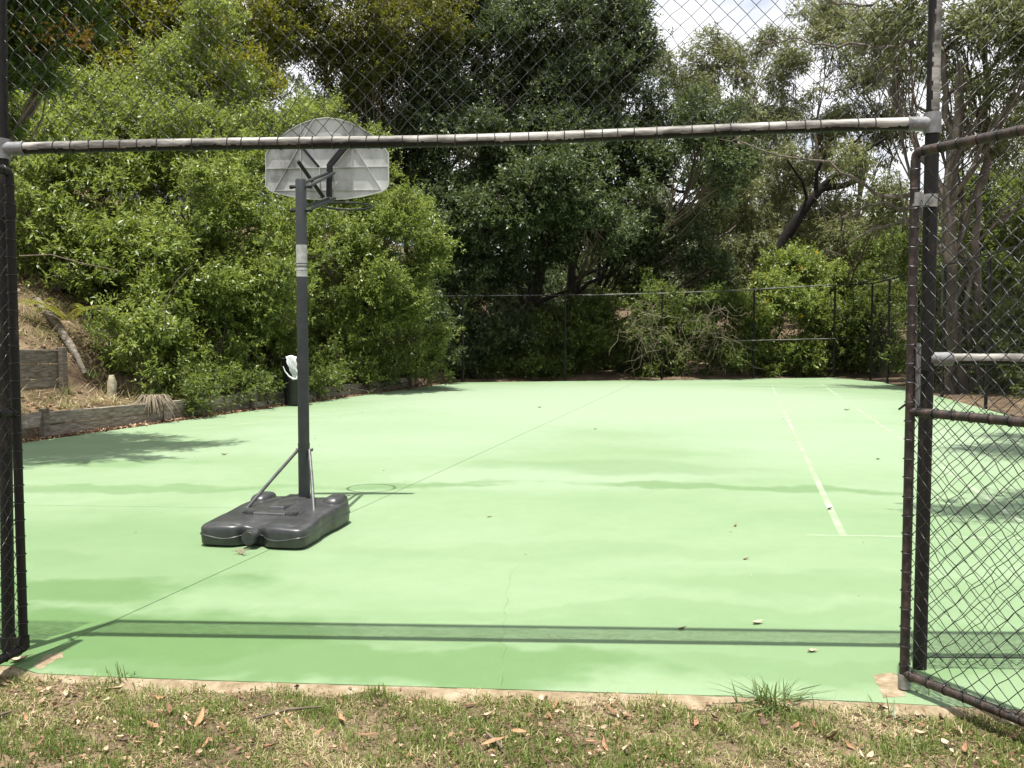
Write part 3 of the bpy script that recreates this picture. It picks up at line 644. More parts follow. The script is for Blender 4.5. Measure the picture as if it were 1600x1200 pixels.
# backboard (its rear face is towards the lawn)
BY = 7.95
opx = [(415, 240), (424, 227), (436, 214), (452, 203), (470, 193), (490, 186), (511, 183), (532, 186), (552, 193), (571, 203), (587, 214), (599, 227), (608, 240), (608, 290), (603, 297), (594, 301), (565, 308), (540, 311.5), (511, 313), (482, 311.5), (457, 308), (429, 302), (420, 298), (415, 291)]
bn = Vector((0.03, 1, 0)).normalized()
def BP(u, v, d=0): return D(u, v, BY) + bn * d
brd = build('backboard', MB().prism([BP(u, v, 0) for u, v in opx], bn, .012), M['board'], hoop, .004)
def rib(u0, v0, u1, v1, dep=.014, th=.006, m='board', name='rib'):
    a, b = BP(u0, v0), BP(u1, v1); d = (b - a).normalized(); s = d.cross(bn).normalized()
    mb = MB().box(a.lerp(b, .5) - bn * dep / 2, ((b - a).length, th, dep), (d, s, bn)); return build(name, mb, M[m], brd)
for r_ in ((418, 228.5, 606, 227), (416, 264, 607, 260.5), (425, 298, 600, 297), (470, 194, 470, 310), (550.5, 194, 550.5, 310), (428, 300, 468, 229), (554, 229, 598, 299), (472, 229, 500, 260), (548, 229, 522, 260), (500, 262, 500, 310), (522, 262, 522, 311), (470, 224, 490, 187), (550, 224, 532, 187)):
    rib(*r_)
for i in range(len(opx)):
    (a, b), (c, d) = opx[i], opx[(i + 1) % len(opx)]
    a_, b_, c_, d_ = [q + (p0 - q) * .985 for q, p0 in ((a, 511), (b, 250), (c, 511), (d, 250))]; rib(511 + (a - 511) * .99, 250 + (b - 250) * .985, 511 + (c - 511) * .99, 250 + (d - 250) * .985, .014, .008, 'board', 'rim_flange')
def arm(name, pts, r, m='blacksteel', n=8): return build(name, MB().tube(pts, r, n), M[m], hoop)
def bar(name, p, q, wd, th, m='blacksteel'):
    d = (q - p).normalized(); s = d.cross(Vector((0, 1, 0))).normalized(); n = d.cross(s)
    return build(name, MB().box(p.lerp(q, .5), ((q - p).length, wd, th), (d, s, n)), M[m], hoop, .003)
bar('bracket', BP(545, 226, -.045), BP(517, 260, -.045), .05, .035)
bar('bracket', BP(517, 258, -.046), BP(516, 309, -.046), .046, .035)
bar('bracket', BP(471, 228, -.045), BP(500, 262, -.045), .022, .03)
bar('bracket', BP(480, 262, -.30), BP(508, 310, -.06), .03, .03)
pt = pp(.985); pt2 = pp(.905)
tgt1 = BP(523, 272, -.06); tgt2 = BP(524, 312, -.06)
for off in (-.058, .058):
    arm('lift_arm', [pt + hb * off + Vector((0, -.0, -.02)), tgt1 + hb * (off - .04) * .5], .0135, 'hooppole')
    arm('lift_arm', [pt2 + hb * off, tgt2 + hb * (off - .04) * .5], .0135, 'hooppole')
for p in (pt - Vector((0, 0, .02)), pt2):
    mb = MB().tube([p - hb * .085, p + hb * .085], .009, 10); mb.tube([p - hb * .088, p - hb * .07], .017, 6); mb.tube([p + hb * .07, p + hb * .088], .017, 6); build('pivot_bolt', mb, M['blacksteel'], hoop)
rc = BP(530, 314, .33); rim = []
for k in range(25):
    a = 2 * math.pi * k / 24; rim.append(rc + Vector((.228 * math.cos(a), .228 * math.sin(a), 0)))
build('rim', MB().tube(rim, .009, 8, cap=False), M['blacksteel'], hoop)
build('rim_plate', MB().box(BP(524, 310, .045), (.14, .06, .05)), M['blacksteel'], hoop, .004)

# ------------------------------------------------------------------ retaining walls, bin
def sleeper_wall(label, posts, heights, rows, depth=.06, wood='wood', phh=.05):
    w0 = thing('retaining_wall', label, 'retaining wall', posts[0])
    for p, h in zip(posts, heights):
        d = (posts[-1] - posts[0]).normalized(); s = Vector((d.y, -d.x, 0))
        build('post', MB().box(p + s * .06 + Vector((0, 0, h / 2 - .05)), (.11, .09, h + .1), (d, s, Vector((0, 0, 1)))), M[wood], w0, .008)
    for i in range(len(posts) - 1):
        a, b = posts[i], posts[i + 1]; ha_, hb_ = heights[i], heights[i + 1]
        for r in range(rows):
            z0, z1 = (ha_ - phh) * (r + .5) / rows, (hb_ - phh) * (r + .5) / rows
            p, q = a + Vector((0, 0, z0 + random.uniform(-.02, .012))), b + Vector((0, 0, z1 + random.uniform(-.02, .012)))
            d = (q - p).normalized(); s = Vector((d.y, -d.x, 0)).normalized(); n = d.cross(s) * -1
            p -= s * (.02 + random.uniform(0, .018)); q -= s * (.02 + random.uniform(0, .018))
            build('sleeper', MB().box(p.lerp(q, .5), ((q - p).length - .012, depth, (ha_ - phh) / rows - .012), (d, s, Vector((0, 0, 1)))), M[wood], w0, .01)
    return w0
low = [G(66, 688), G(211, 660), G(322, 641), G(440, 630), G(545, 615), G(640, 603)]
for p in low: p.z = -.02
low[0] = P3(LE0 + LN * .22 + LD * .5); low = [low[0]] + [P3(LE0 + LN * .22 + LD * k) for k in (3.1, 5.6, 8.1, 10.6, 13)]
sleeper_wall('low grey timber retaining wall along the left edge of the court', low, [.42, .38, .36, .35, .33, .33], 2)
up = [P3(LE0 + LN * 1.55 + LD * k, .36) for k in (-1.2, .6, 2.2)]
sleeper_wall('taller weathered timber retaining wall on the bank, behind the low wall', up, [.98, .96, .90], 4)
mid2 = [P3(LE0 + LN * 1.7 + LD * k, .35) for k in (8.2, 10.6, 12.9)]
sleeper_wall('timber retaining wall in deep shade behind the bin', mid2, [.75, .75, .7], 3)
o = build('timber_board', MB().box(D(38, 660, 12.25), (.42, .24, .035), (Vector((.96, .2, .18)).normalized(), Vector((-.17, .55, .8)).normalized(), Vector((.05, -.8, .55)).normalized())), M['wood'], None, .006, D(38, 660, 12.25))
tag(o, 'loose grey board leaning at the left end of the low retaining wall', 'board')
p = G(459, 634); p.y += .1
binn = thing('rubbish_bin', 'tall black rubbish bin standing at the court edge behind the hoop pole', 'bin', (p.x, p.y, 0))
bh = .98; rr = [(.20, 0), (.205, .02), (.24, bh - .06), (.265, bh - .05), (.268, bh), (.25, bh), (.235, bh - .1)]
mb = MB().loft([[p + Vector((r * math.cos(2 * math.pi * k / 24), r * math.sin(2 * math.pi * k / 24), z)) for k in range(24)] for r, z in rr], True, True, False); build('body', mb, M['bin'], binn)
mb = MB().tube([p + Vector((.27 * math.cos(a), .27 * math.sin(a), bh - .01)) for a in np.linspace(0, 2 * math.pi, 25)], .012, 6, cap=False); build('lip', mb, M['bin'], binn)
# white plastic liner hanging over the rim
mb = MB(); rows = []
for i in range(15):
    t = i / 14; row = []
    for j in range(11):
        s = j / 10 - .5; wd = .22 * (1 - .5 * t)
        x = p.x - .0 + t * .10 + s * wd + .010 * math.sin(t * 17 + j * 2.1); y = p.y - .285 - .03 * math.sin(t * 3) - .016 * math.sin(j * 2.6 + t * 5); z = bh + .05 - t * .46 + .015 * math.cos(s * 6)
        row.append((x, y, z))
    rows.append(row)
vs = [q for r_ in rows for q in r_]; mb.add(vs, [(i * 11 + j, i * 11 + j + 1, (i + 1) * 11 + j + 1, (i + 1) * 11 + j) for i in range(14) for j in range(10)], True)
bag = build('bag', mb, M['bag'], None, 0, (p.x, p.y, bh)); tag(bag, 'white plastic bag hanging over the rim of the black bin', 'bag')
s_ = bag.modifiers.new('thickness', 'SOLIDIFY'); s_.thickness = .004
lp = [p + Vector(q) for q in ((-.16, -.29, bh - .16), (-.12, -.30, bh - .26), (-.04, -.31, bh - .36), (.05, -.31, bh - .42), (.12, -.31, bh - .41), (.14, -.30, bh - .33), (.12, -.29, bh - .25))]
build('handle_loop', MB().tube(lp, [.008, .012, .017, .022, .022, .017, .01], 8), M['bag'], bag)

# ------------------------------------------------------------------ vegetation generators
UPV = np.array([0, 0, 1.0])
def nrm(a): return a / np.maximum(np.linalg.norm(a, axis=-1, keepdims=True), 1e-9)
def leaf_array(pos, dirs, side, ln, wd, fold):
    """folded four-cornered leaves; pos, dirs, side: (n,3)"""
    nn = nrm(np.cross(side, dirs)); ln = ln[:, None]; wd = wd[:, None]
    V = np.empty((len(pos), 4, 3)); mid = pos + dirs * ln * .45 - 0
    V[:, 0] = pos; V[:, 1] = mid + side * wd * .5 + nn * fold * wd; V[:, 2] = pos + dirs * ln - nn * ln * .10; V[:, 3] = mid - side * wd * .5 + nn * fold * wd
    return V.reshape(-1, 3)
def foliage(lobes, leaf_len, leaf_w, lai=1.0, n_leaf=9, twig=.28, droop=0., clumps=14, clump_r=.40, flat=.85, spread=1.0, hollow=.5, shoot=.18, rg=RNG):
    """lobes: list of (centre, radius). Twigs carrying leaves are gathered in clumps over each lobe. Returns verts, tint, twig ends"""
    Vs, Ts, tw = [], [], []
    for c, r in lobes:
        c = np.array(c)
        cdir = nrm(rg.normal(size=(clumps, 3)) + np.array([0, -.15, .25])); cc = c + cdir * r * rg.uniform(hollow, .88, (clumps, 1)) * np.array([1, 1, flat])
        cr = r * clump_r * rg.uniform(.65, 1.3, clumps)
        nt_ = np.maximum(4, (lai * 4.2 * cr ** 2 * 2.2 / (leaf_len * leaf_w * .5) / n_leaf)).astype(int)
        ci = np.repeat(np.arange(clumps), nt_); n = len(ci)
        dv = nrm(rg.normal(size=(n, 3))); rad = rg.uniform(.25, 1.0, (n, 1)) ** .6
        tp = cc[ci] + dv * rad * cr[ci][:, None] * np.array([1, 1, .8])
        sh = (rg.uniform(0, 1, (n, 1)) < .16) * rg.uniform(.3, 1.3, (n, 1)) * shoot
        tp = tp + nrm(nrm(tp - c) + UPV * .5 + rg.normal(size=(n, 3)) * .3) * sh
        td = nrm(dv * .8 + nrm(tp - c) * .5 + UPV * (.35 - droop) + rg.normal(size=(n, 3)) * .3)
        tw.append((cc, tp, td))
        # leaves along each twig
        k = np.tile(np.arange(n_leaf), n); ti = np.repeat(np.arange(n), n_leaf); m = len(k)
        t = (k + rg.uniform(0, 1, m)) / n_leaf; tl = twig * rg.uniform(.6, 1.3, n)[ti]
        D_ = td[ti]; ref = nrm(np.cross(D_, rg.normal(size=(m, 3)))); ang = k * 2.4 + rg.uniform(0, .8, m)
        b = np.cross(D_, ref); rad_ = ref * np.cos(ang)[:, None] + b * np.sin(ang)[:, None]
        ld_ = nrm(D_ * (.35 + .5 * t)[:, None] + rad_ * spread + rg.normal(size=(m, 3)) * .2 - UPV * droop * 1.6)
        pos = tp[ti] + D_ * (tl * (t - .3))[:, None] + rg.normal(size=(m, 3)) * .01
        sd = nrm(np.cross(ld_, UPV + rg.normal(size=(m, 3)) * (.55 if droop < .3 else 1.2)))
        ln = leaf_len * rg.uniform(.55, 1.25, m); wd = leaf_w * rg.uniform(.7, 1.2, m)
        Vs.append(leaf_array(pos, ld_, sd, ln, wd, .18))
        tint = np.clip(rg.normal(.5, .2, m) + rg.normal(0, .12, n)[ti] + rg.normal(0, .10, clumps)[ci][ti] + .12 * (t - .5), 0, 1); Ts.append(tint)
    return np.concatenate(Vs), np.concatenate(Ts), tw
def curve(a, b, bow, n=6, rg=random):
    a, b = Vector(a), Vector(b); L_ = (b - a).length; off = Vector((rg.gauss(0, 1), rg.gauss(0, 1), rg.gauss(0, .6))) * L_ * bow * .5
    pts = []
    for i in range(n + 1):
        t = i / n; p = a.lerp(b, t) + off * math.sin(math.pi * t) + Vector((0, 0, -bow * L_ * .35 * math.sin(math.pi * t)))
        if 0 < i < n: p += Vector((rg.gauss(0, 1), rg.gauss(0, 1), rg.gauss(0, 1))) * L_ * .012
        pts.append(p)
    return pts
COUNT = [0]
def plant(name, label, cat, base, lobes_px, leaf, ll, lw, lai=1.0, trunk=None, tr=.15, bark='bark', group=None, world=False, twigs=14, limb_r=.4, top=None, sub=0, **kw):
    """a tree or shrub: trunk, one limb per lobe, twigs and a leafy crown"""
    lobes = [(Vector(q[:3]), q[3]) if world else (D(q[0], q[1], q[2]), q[3] * q[2] / F) for q in lobes_px]
    if group == 'shrubs along the left bank':
        lobes = [(D(u, v, Y + max(0, 470 - v) * .011), r * (Y + max(0, 470 - v) * .011) / F) for u, v, Y, r in lobes_px]
    base = Vector(base); base.z = H(base.x, base.y) - .03
    rg = random.Random(len(label) * 13 + int(base.x * 10) % 97)
    nmain = len(lobes)
    if sub:
        for c_, r_ in list(lobes):
            for k in range(sub):
                v_ = Vector((rg.gauss(0, 1), rg.gauss(0, 1), rg.gauss(.2, .8))).normalized(); lobes.append((c_ + v_ * r_ * rg.uniform(.75, 1.1), r_ * rg.uniform(.32, .5)))
    t = thing(name, label, cat, base, group)
    cen = sum((l[0] for l in lobes), Vector()) / len(lobes)
    topp = Vector(top) if top is not None else base.lerp(cen, .8)
    tp = [base - Vector((0, 0, .2))] + curve(base, topp, .10, 7, rg)
    tr_ = [tr * 1.35] + [tr * (1.2 - .75 * i / 7) for i in range(8)]
    build('trunk', MB().tube(tp, tr_, 10), M[bark], t)
    V, T, tw = foliage(lobes, ll, lw, lai, **kw); COUNT[0] += len(T)
    tmb = MB()
    for li, ((c, r), (cc, tps, td)) in enumerate(zip(lobes, tw)):
        k = rg.randint(3, 7); start = tp[k]
        if li >= nmain: start = lobes[(li - nmain) // max(1, sub)][0]; k = 7
        pts = curve(start, c, .14, 6, rg); lr = tr_[k] * limb_r
        build('limb', MB().tube(pts, [max(.006, lr * (1 - .8 * i / 6)) for i in range(7)], 7), M[bark], t)
        for q in cc:
            q = Vector(q); s = pts[rg.randint(3, 6)]; tmb.tube(curve(s, q, .12, 4, rg), [max(.004, lr * .35 * (1 - .17 * i)) for i in range(5)], 5, cap=False)
        for q in rg.sample(range(len(tps)), min(twigs, len(tps))):
            e = Vector(tps[q]); s = min((Vector(x) for x in cc), key=lambda x: (x - e).length); tmb.tube([s, s.lerp(e, .5) + Vector((rg.gauss(0, .03), rg.gauss(0, .03), 0)), e], [.008, .006, .003], 3, cap=False)
    build('twigs', tmb, M['twig' if bark == 'bark' else bark], t)['kind'] = 'stuff'
    np_mesh('crown', V, 4, M[leaf], t, T)
    return t, lobes
def at(u, Y): return Vector(((u - 800) / F * Y, Y, 0))

# --- the big shrubs on the left bank
bushkw = dict(twigs=40, lai=.8, n_leaf=11, twig=.26, clumps=26, clump_r=.26, hollow=.5, sub=2, shoot=.36)
plant('leafy_shrub', 'bright green leafy shrub on the bank above the timber retaining walls', 'shrub', at(90, 17.5),
      [(70, 250, 16.5, 95), (40, 340, 16, 85), (150, 190, 18, 95), (150, 310, 17, 95), (110, 410, 16.6, 70), (210, 410, 16.8, 85), (235, 505, 16.8, 68), (190, 560, 16.6, 34), (265, 580, 17, 38)], 'lf_bush', .125, .044, tr=.09, group='shrubs along the left bank', **bushkw)
plant('leafy_shrub', 'tall bright green shrub mound rising behind the hoop pole', 'shrub', at(330, 20.5),
      [(300, 140, 19.5, 110), (230, 240, 18.5, 90), (335, 260, 18.6, 105), (285, 370, 18, 90), (390, 360, 19, 95), (345, 470, 18.6, 80), (420, 220, 20.2, 90), (425, 470, 19.6, 75), (330, 560, 18.2, 55), (420, 560, 20, 50), (335, 606, 17.6, 26), (385, 600, 18.8, 34), (300, 600, 17.2, 24)], 'lf_bush', .105, .038, tr=.11, group='shrubs along the left bank', **bushkw)
plant('leafy_shrub', 'bright green shrub leaning over the court, right of the hoop backboard', 'shrub', at(530, 23.5),
      [(500, 205, 22.5, 65), (545, 300, 22, 85), (500, 400, 21.4, 80), (600, 385, 22.2, 80), (668, 405, 22.6, 40), (580, 470, 22.4, 65), (520, 540, 22.4, 55), (635, 470, 23, 50), (610, 350, 22.6, 60), (650, 540, 24, 40), (515, 585, 21.4, 34), (565, 580, 22.4, 32), (615, 570, 23.4, 32)], 'lf_bush', .088, .034, tr=.11, group='shrubs along the left bank', **bushkw)
plant('leafy_sapling', 'low sprawling sprig reaching over the court edge in the sun', 'sapling', at(630, 23.4),
      [(655, 585, 23.6, 14), (680, 580, 23.5, 12), (700, 590, 23.4, 10), (665, 595, 23.5, 12)], 'lf_bush', .085, .032, lai=.7, tr=.015, n_leaf=8, twig=.2, clumps=5)
plant('leafy_sapling', 'young light green sapling beside the left retaining wall', 'sapling', P3(LE0 + LN * .9 + LD * 3.2),
      [(185, 520, 15.6, 30), (240, 600, 15.8, 30), (290, 610, 16.6, 26), (215, 560, 15.6, 28), (160, 500, 15.8, 26)], 'lf_bush', .10, .034, lai=.9, tr=.022, n_leaf=9, clumps=8)
sl = []
for k in range(26):
    t_ = 3.9 + k * .36 + random.uniform(-.1, .1); q = LE0 + LD * t_ + LN * random.uniform(.15, .55); r_ = random.uniform(.24, .44); sl.append((q.x, q.y, .12 + r_ * random.uniform(.5, 1.1), r_))
q = LE0 + LD * 8.5 + LN * 1.0
plant('leafy_shrub', 'low shaded shrub spilling over the timber wall down to the court edge', 'shrub', Vector((q.x, q.y, 0)), sl, 'lf_under', .10, .04, lai=.75, tr=.05, world=True, n_leaf=9, twig=.24, clumps=8, clump_r=.42, hollow=.3)
# --- trees behind
plant('tree', 'yellow-green tree on top of the bank, upper left', 'tree', at(220, 27),
      [(60, 90, 24, 90), (170, 50, 25, 90), (290, 70, 25, 80), (400, 60, 26, 70), (380, 130, 24.5, 60), (240, 0, 26, 90), (100, -10, 26, 90), (430, -30, 27, 80), (40, 200, 24, 90), (130, 160, 24.5, 80), (330, 160, 25.5, 60), (230, 150, 25, 80), (20, 20, 25, 80)], 'lf_yel', .13, .05, tr=.2, lai=.95, n_leaf=9, twig=.35, clumps=16)
plant('tree', 'olive tree with reddish new growth standing right of the yellow-green tree', 'tree', at(520, 31),
      [(490, 60, 28, 70), (560, 30, 28.5, 80), (640, 40, 29, 75), (580, 110, 28.5, 60), (520, 150, 28, 45), (700, 20, 30, 70)], 'lf_darkyel', .13, .05, tr=.2, lai=.7, n_leaf=9, twig=.35, clumps=14)
dk = dict(n_leaf=9, twig=.35, clumps=18, clump_r=.34, hollow=.5, sub=1, shoot=.4)
plant('tree', 'dense dark evergreen tree behind the hoop backboard', 'tree', at(640, 31.5),
      [(620, 180, 30.5, 85), (680, 130, 31, 90), (640, 270, 30, 80), (720, 240, 30, 85), (700, 340, 29, 70), (700, 430, 28.8, 55), (770, 370, 29.5, 60), (740, 60, 32, 80)], 'lf_dark', .15, .065, tr=.24, lai=.9, group='dark evergreens at the far end', **dk)
plant('tree', 'tall dark evergreen tree in the middle of the far end', 'tree', at(800, 34),
      [(800, 50, 33, 95), (880, 30, 33, 95), (800, 160, 32, 90), (900, 140, 33, 90), (850, 250, 32, 90), (780, 300, 31, 65), (870, 350, 31, 75), (800, 430, 31.5, 50), (960, 20, 34, 60), (800, 320, 28.6, 70), (880, 300, 28.8, 75), (740, 350, 28.2, 55), (930, 360, 29, 55)], 'lf_dark', .15, .065, tr=.28, lai=.9, group='dark evergreens at the far end', **dk)
plant('tree', 'broad dark evergreen tree whose crown edges the open sky', 'tree', at(912, 34.5),
      [(955, 80, 34, 65), (965, 160, 34, 75), (960, 250, 33, 80), (1040, 220, 34, 75), (1110, 190, 30, 60), (1070, 300, 33, 75), (1140, 260, 29, 50), (985, 340, 32, 65), (1065, 380, 32, 65), (1110, 420, 31.5, 40), (1000, 420, 32, 45)], 'lf_dark', .15, .065, tr=.3, lai=.85, group='dark evergreens at the far end', top=D(893, 410, 33.5), **dk)
# --- gums on the right
gk = dict(n_leaf=8, twig=.45, droop=.35, clumps=12, clump_r=.34, hollow=.35, spread=.8)
plant('gum_tree', 'distant gum tree under the patch of open sky', 'tree', at(1100, 50),
      [(1060, 105, 49, 45), (1110, 90, 49, 45), (1150, 130, 48, 50), (1090, 160, 48, 60), (1180, 190, 47, 50)], 'lf_gum', .24, .06, tr=.2, lai=.8, bark='gumbark', group='gum trees', **gk)
plant('gum_tree', 'grey-green gum tree between the dark evergreen and the leaning charred trunk', 'tree', at(1190, 41),
      [(1200, 200, 41, 55), (1240, 130, 41, 55), (1180, 310, 39, 60), (1240, 270, 39, 55), (1170, 390, 38, 50), (1210, 70, 43, 35), (1290, 210, 40, 45)], 'lf_gum', .22, .05, tr=.17, lai=.85, bark='gumbark', group='gum trees', **gk)
plant('gum_tree', 'airy gum tree behind the right gate post', 'tree', at(1370, 38),
      [(1310, 60, 38, 60), (1350, 140, 37, 60), (1390, 70, 36, 65), (1400, 210, 37, 55), (1330, 250, 29, 40), (1390, 320, 28, 60), (1290, 20, 39, 50), (1320, 380, 36, 55)], 'lf_gum', .22, .05, tr=.18, lai=.7, bark='gumbark', group='gum trees', twigs=30, **gk)
plant('gum_tree', 'bushy olive gum tree standing behind the leaning charred trunk and the gate post', 'tree', at(1290, 46),
      [(1130, 330, 46, 50), (1230, 330, 45, 55), (1290, 340, 45, 55), (1350, 400, 44, 60), (1170, 260, 46, 50), (1300, 240, 44, 45), (1220, 200, 46, 40), (1440, 420, 42, 60), (1400, 350, 43, 50), (1320, 430, 44, 55), (1240, 420, 45, 55), (1150, 420, 45, 50)], 'lf_gum', .24, .06, tr=.2, lai=.75, bark='gumbark', group='gum trees', **gk)
plant('gum_tree', 'leafy gum tree at the right edge, behind the pale trunks', 'tree', at(1570, 36),
      [(1500, 330, 36, 55), (1560, 300, 35, 60), (1620, 330, 34, 60), (1530, 220, 36, 45), (1600, 200, 35, 50), (1480, 420, 37, 55), (1550, 400, 36, 60), (1490, 130, 36, 40)], 'lf_gum', .22, .055, tr=.18, lai=.7, bark='gumbark', group='gum trees', **gk)
t, lb_ = plant('gum_tree', 'tall gum tree with several pale trunks seen through the right gate', 'tree', at(1508, 22.5),
      [(1430, 30, 23, 60), (1500, 50, 22, 60), (1570, 40, 21, 70), (1620, 100, 21, 70), (1560, 140, 21.5, 45), (1470, 110, 23, 35), (1500, 200, 23, 40), (1580, 230, 22, 55), (1480, 320, 24, 35), (1400, 110, 24, 45), (1360, 40, 24, 50), (1660, 30, 20, 80)], 'lf_gum', .16, .04, tr=.2, lai=.68, bark='gumbark', group='gum trees', top=D(1500, 100, 22), twigs=30, **gk)
for b_, tops, r_ in ((1490, [(1486, 560), (1488, 300), (1478, 180), (1462, 20), (1450, -80)], .13), (1532, [(1528, 560), (1530, 330), (1542, 200), (1535, 60), (1560, -60)], .14), (1515, [(1515, 450), (1530, 380), (1570, 330), (1620, 290)], .07)):
    base = at(b_, 22.3); base.z = H(base.x, base.y) - .2
    ctl = [base] + [D(u, v, 22.2) for u, v in tops]; pts = []
    for p_, q_ in zip(ctl, ctl[1:]):
        for i in range(5): pts.append(p_.lerp(q_, i / 5) + Vector((random.gauss(0, .05), random.gauss(0, .05), 0)))
    pts.append(ctl[-1]); build('trunk', MB().tube(pts, [r_ * (.85 - .5 * i / len(pts)) * random.uniform(.88, 1.12) for i in range(len(pts))], 9), M['gumbark'], t)
    for k in range(4):
        i = random.randrange(8, len(pts) - 2); e = pts[i] + Vector((random.uniform(-2.2, 2.2), random.uniform(-.8, .8), random.uniform(.6, 2.4))); build('limb', MB().tube(curve(pts[i], e, .2, 6), [.045, .04, .034, .028, .022, .016, .008], 6), M['gumbark'], t)
for i, q in enumerate(([(1470, 60), (1400, 75), (1330, 66), (1250, 62), (1180, 66)], [(1440, 30), (1390, 12), (1330, 2), (1270, -10)], [(1430, 310), (1370, 300), (1290, 255), (1180, 232), (1120, 218)], [(1470, 330), (1400, 345), (1330, 372), (1280, 400)], [(1490, 250), (1440, 180), (1400, 110), (1360, 60)], [(1440, 325), (1370, 322), (1300, 340)])):
    ctl = [D(u + random.gauss(0, 4), v + random.gauss(0, 4), 22.6 + .35 * j + .3 * i) for j, (u, v) in enumerate(q)]; pts = []
    for p_, q_ in zip(ctl, ctl[1:]):
        for k in range(4): pts.append(p_.lerp(q_, k / 4) + Vector((random.gauss(0, .05), 0, random.gauss(0, .07))))
    pts.append(ctl[-1]); build('limb', MB().tube(pts, [.06 * (1 - .93 * k / len(pts)) for k in range(len(pts))], 7), M['gumbark'], t)
    for k in range(5):
        j = random.randrange(2, len(pts) - 1); e = pts[j] + Vector((random.uniform(-.9, .5), random.uniform(-.4, .4), random.uniform(-.4, .9))); build('limb', MB().tube(curve(pts[j], e, .25, 5), [.022, .018, .014, .010, .007, .004], 5), M['gumbark'], t)
# leaning charred trunk with bare limbs
lt_ = thing('dead_tree', 'leaning charred tree trunk with bare forked limbs', 'dead tree', at(1195, 35.5) + Vector((0, 0, H(at(1195, 35.5).x, 35.5))))
pts = [D(1185, 520, 35.5), D(1205, 420, 35.4), D(1228, 370, 35.3), D(1262, 318, 35.2), D(1285, 292, 35.2)]; pts[0].z = H(pts[0].x, pts[0].y) - .1
build('trunk', MB().tube(pts, [.29, .25, .22, .19, .16], 10), M['char'], lt_)
for q, r_ in (([(1285, 292), (1310, 270), (1345, 240), (1385, 215)], .16), ([(1283, 294), (1318, 290), (1350, 278)], .15), ([(1275, 300), (1276, 270), (1290, 240)], .09), ([(1262, 318), (1255, 285), (1230, 250)], .07), ([(1310, 270), (1330, 230), (1350, 205)], .06)):
    build('limb', MB().tube([D(u, v, 35.2 - .3 * i) for i, (u, v) in enumerate(q)], [r_ * (1 - .22 * i) for i in range(len(q))], 8), M['char'], lt_)
for q, r_ in (([(1120, 372), (1140, 362), (1150, 352)], .05), ([(1205, 412), (1222, 400), (1238, 382)], .06)):
    build('limb', MB().tube([D(u, v, 34) for u, v in q], [r_, r_ * .8, r_ * .5], 7), M['gumbark'], lt_)

# --- undergrowth behind the far fence and on the right
uk = dict(n_leaf=9, twig=.28, clumps=14, clump_r=.4, hollow=.3)
for lab, b_, lobes, leaf, lai in (
    ('dark shaded shrub at the far left corner of the court', (735, 29.2), [(700, 520, 28.6, 50), (745, 540, 29, 50), (790, 530, 29.3, 50), (720, 575, 28.7, 30)], 'lf_dark', .9),
    ('shaded shrub below the vine-topped far fence', (860, 29.8), [(840, 540, 29.6, 50), (890, 520, 29.9, 50), (940, 545, 29.9, 50), (870, 575, 29.6, 30), (930, 490, 30.5, 40)], 'lf_under', .8),
    ('tangled shrub behind the dry vines on the far fence', (1040, 30.6), [(990, 540, 30.4, 50), (1040, 500, 30.8, 50), (1090, 530, 30.6, 50), (1050, 575, 30.2, 30), (1010, 460, 31, 40), (1110, 480, 31, 40)], 'lf_under', .8),
    ('sunlit shrub with yellow flowers behind the far fence', (1200, 31.5), [(1170, 500, 31, 50), (1220, 470, 31.5, 50), (1270, 500, 31.6, 50), (1180, 555, 30.8, 45), (1250, 555, 31, 45), (1230, 420, 32.5, 45), (1280, 440, 32.5, 45)], 'lf_bush', .9),
    ('green shrub behind the far corner post of the fence', (1340, 32), [(1310, 530, 31.8, 45), (1355, 500, 31, 50), (1340, 560, 31, 40), (1390, 540, 30.5, 45), (1330, 440, 33, 50), (1400, 470, 31.5, 50), (1380, 400, 33, 50)], 'lf_under', .8),
    ('shrub growing along the right side fence, behind the gate', (1500, 24.5), [(1450, 560, 26, 50), (1500, 520, 24, 60), (1550, 560, 22.5, 55), (1600, 520, 21.5, 70), (1470, 460, 25.5, 60), (1560, 450, 23.5, 70), (1640, 560, 20.5, 60), (1450, 400, 28, 50)], 'lf_under', .75),
    ('leafy shrub reaching up beside the pale gum trunks', (1590, 25), [(1540, 300, 25, 45), (1590, 340, 24, 55), (1560, 400, 24.5, 50), (1510, 400, 25, 40), (1630, 260, 24, 50)], 'lf_under', .6),
    ('dark thicket behind the trunk of the broad evergreen', (900, 40), [(700, 470, 38, 60), (780, 460, 38, 55), (850, 450, 38, 55), (930, 450, 39, 55), (1010, 450, 39, 55), (740, 400, 39, 50), (880, 400, 40, 50), (960, 400, 40, 50), (720, 520, 36, 50), (790, 505, 36, 50), (860, 500, 36.5, 50), (820, 470, 37, 50), (930, 490, 37, 45), (760, 440, 40, 45), (690, 430, 40, 45)], 'lf_dark', .8),
    ('dark shaded thicket at the top of the left court edge', (660, 27.5), [(610, 560, 25.5, 45), (660, 500, 26.5, 50), (690, 560, 27.5, 40), (560, 500, 25.5, 50), (590, 440, 26, 50), (480, 560, 23.2, 50), (540, 570, 24.4, 40)], 'lf_dark', .8),
    ('olive shrub rising behind the leaning charred trunk', (1190, 40), [(1150, 440, 38, 45), (1200, 380, 39, 45), (1260, 390, 39, 45), (1310, 350, 39.5, 45), (1120, 350, 40, 45)], 'lf_gum', .8)):
    plant('shrub', lab, 'shrub', at(*b_), lobes, leaf, .14, .055, lai=lai, tr=.06, group='undergrowth around the court', **uk)
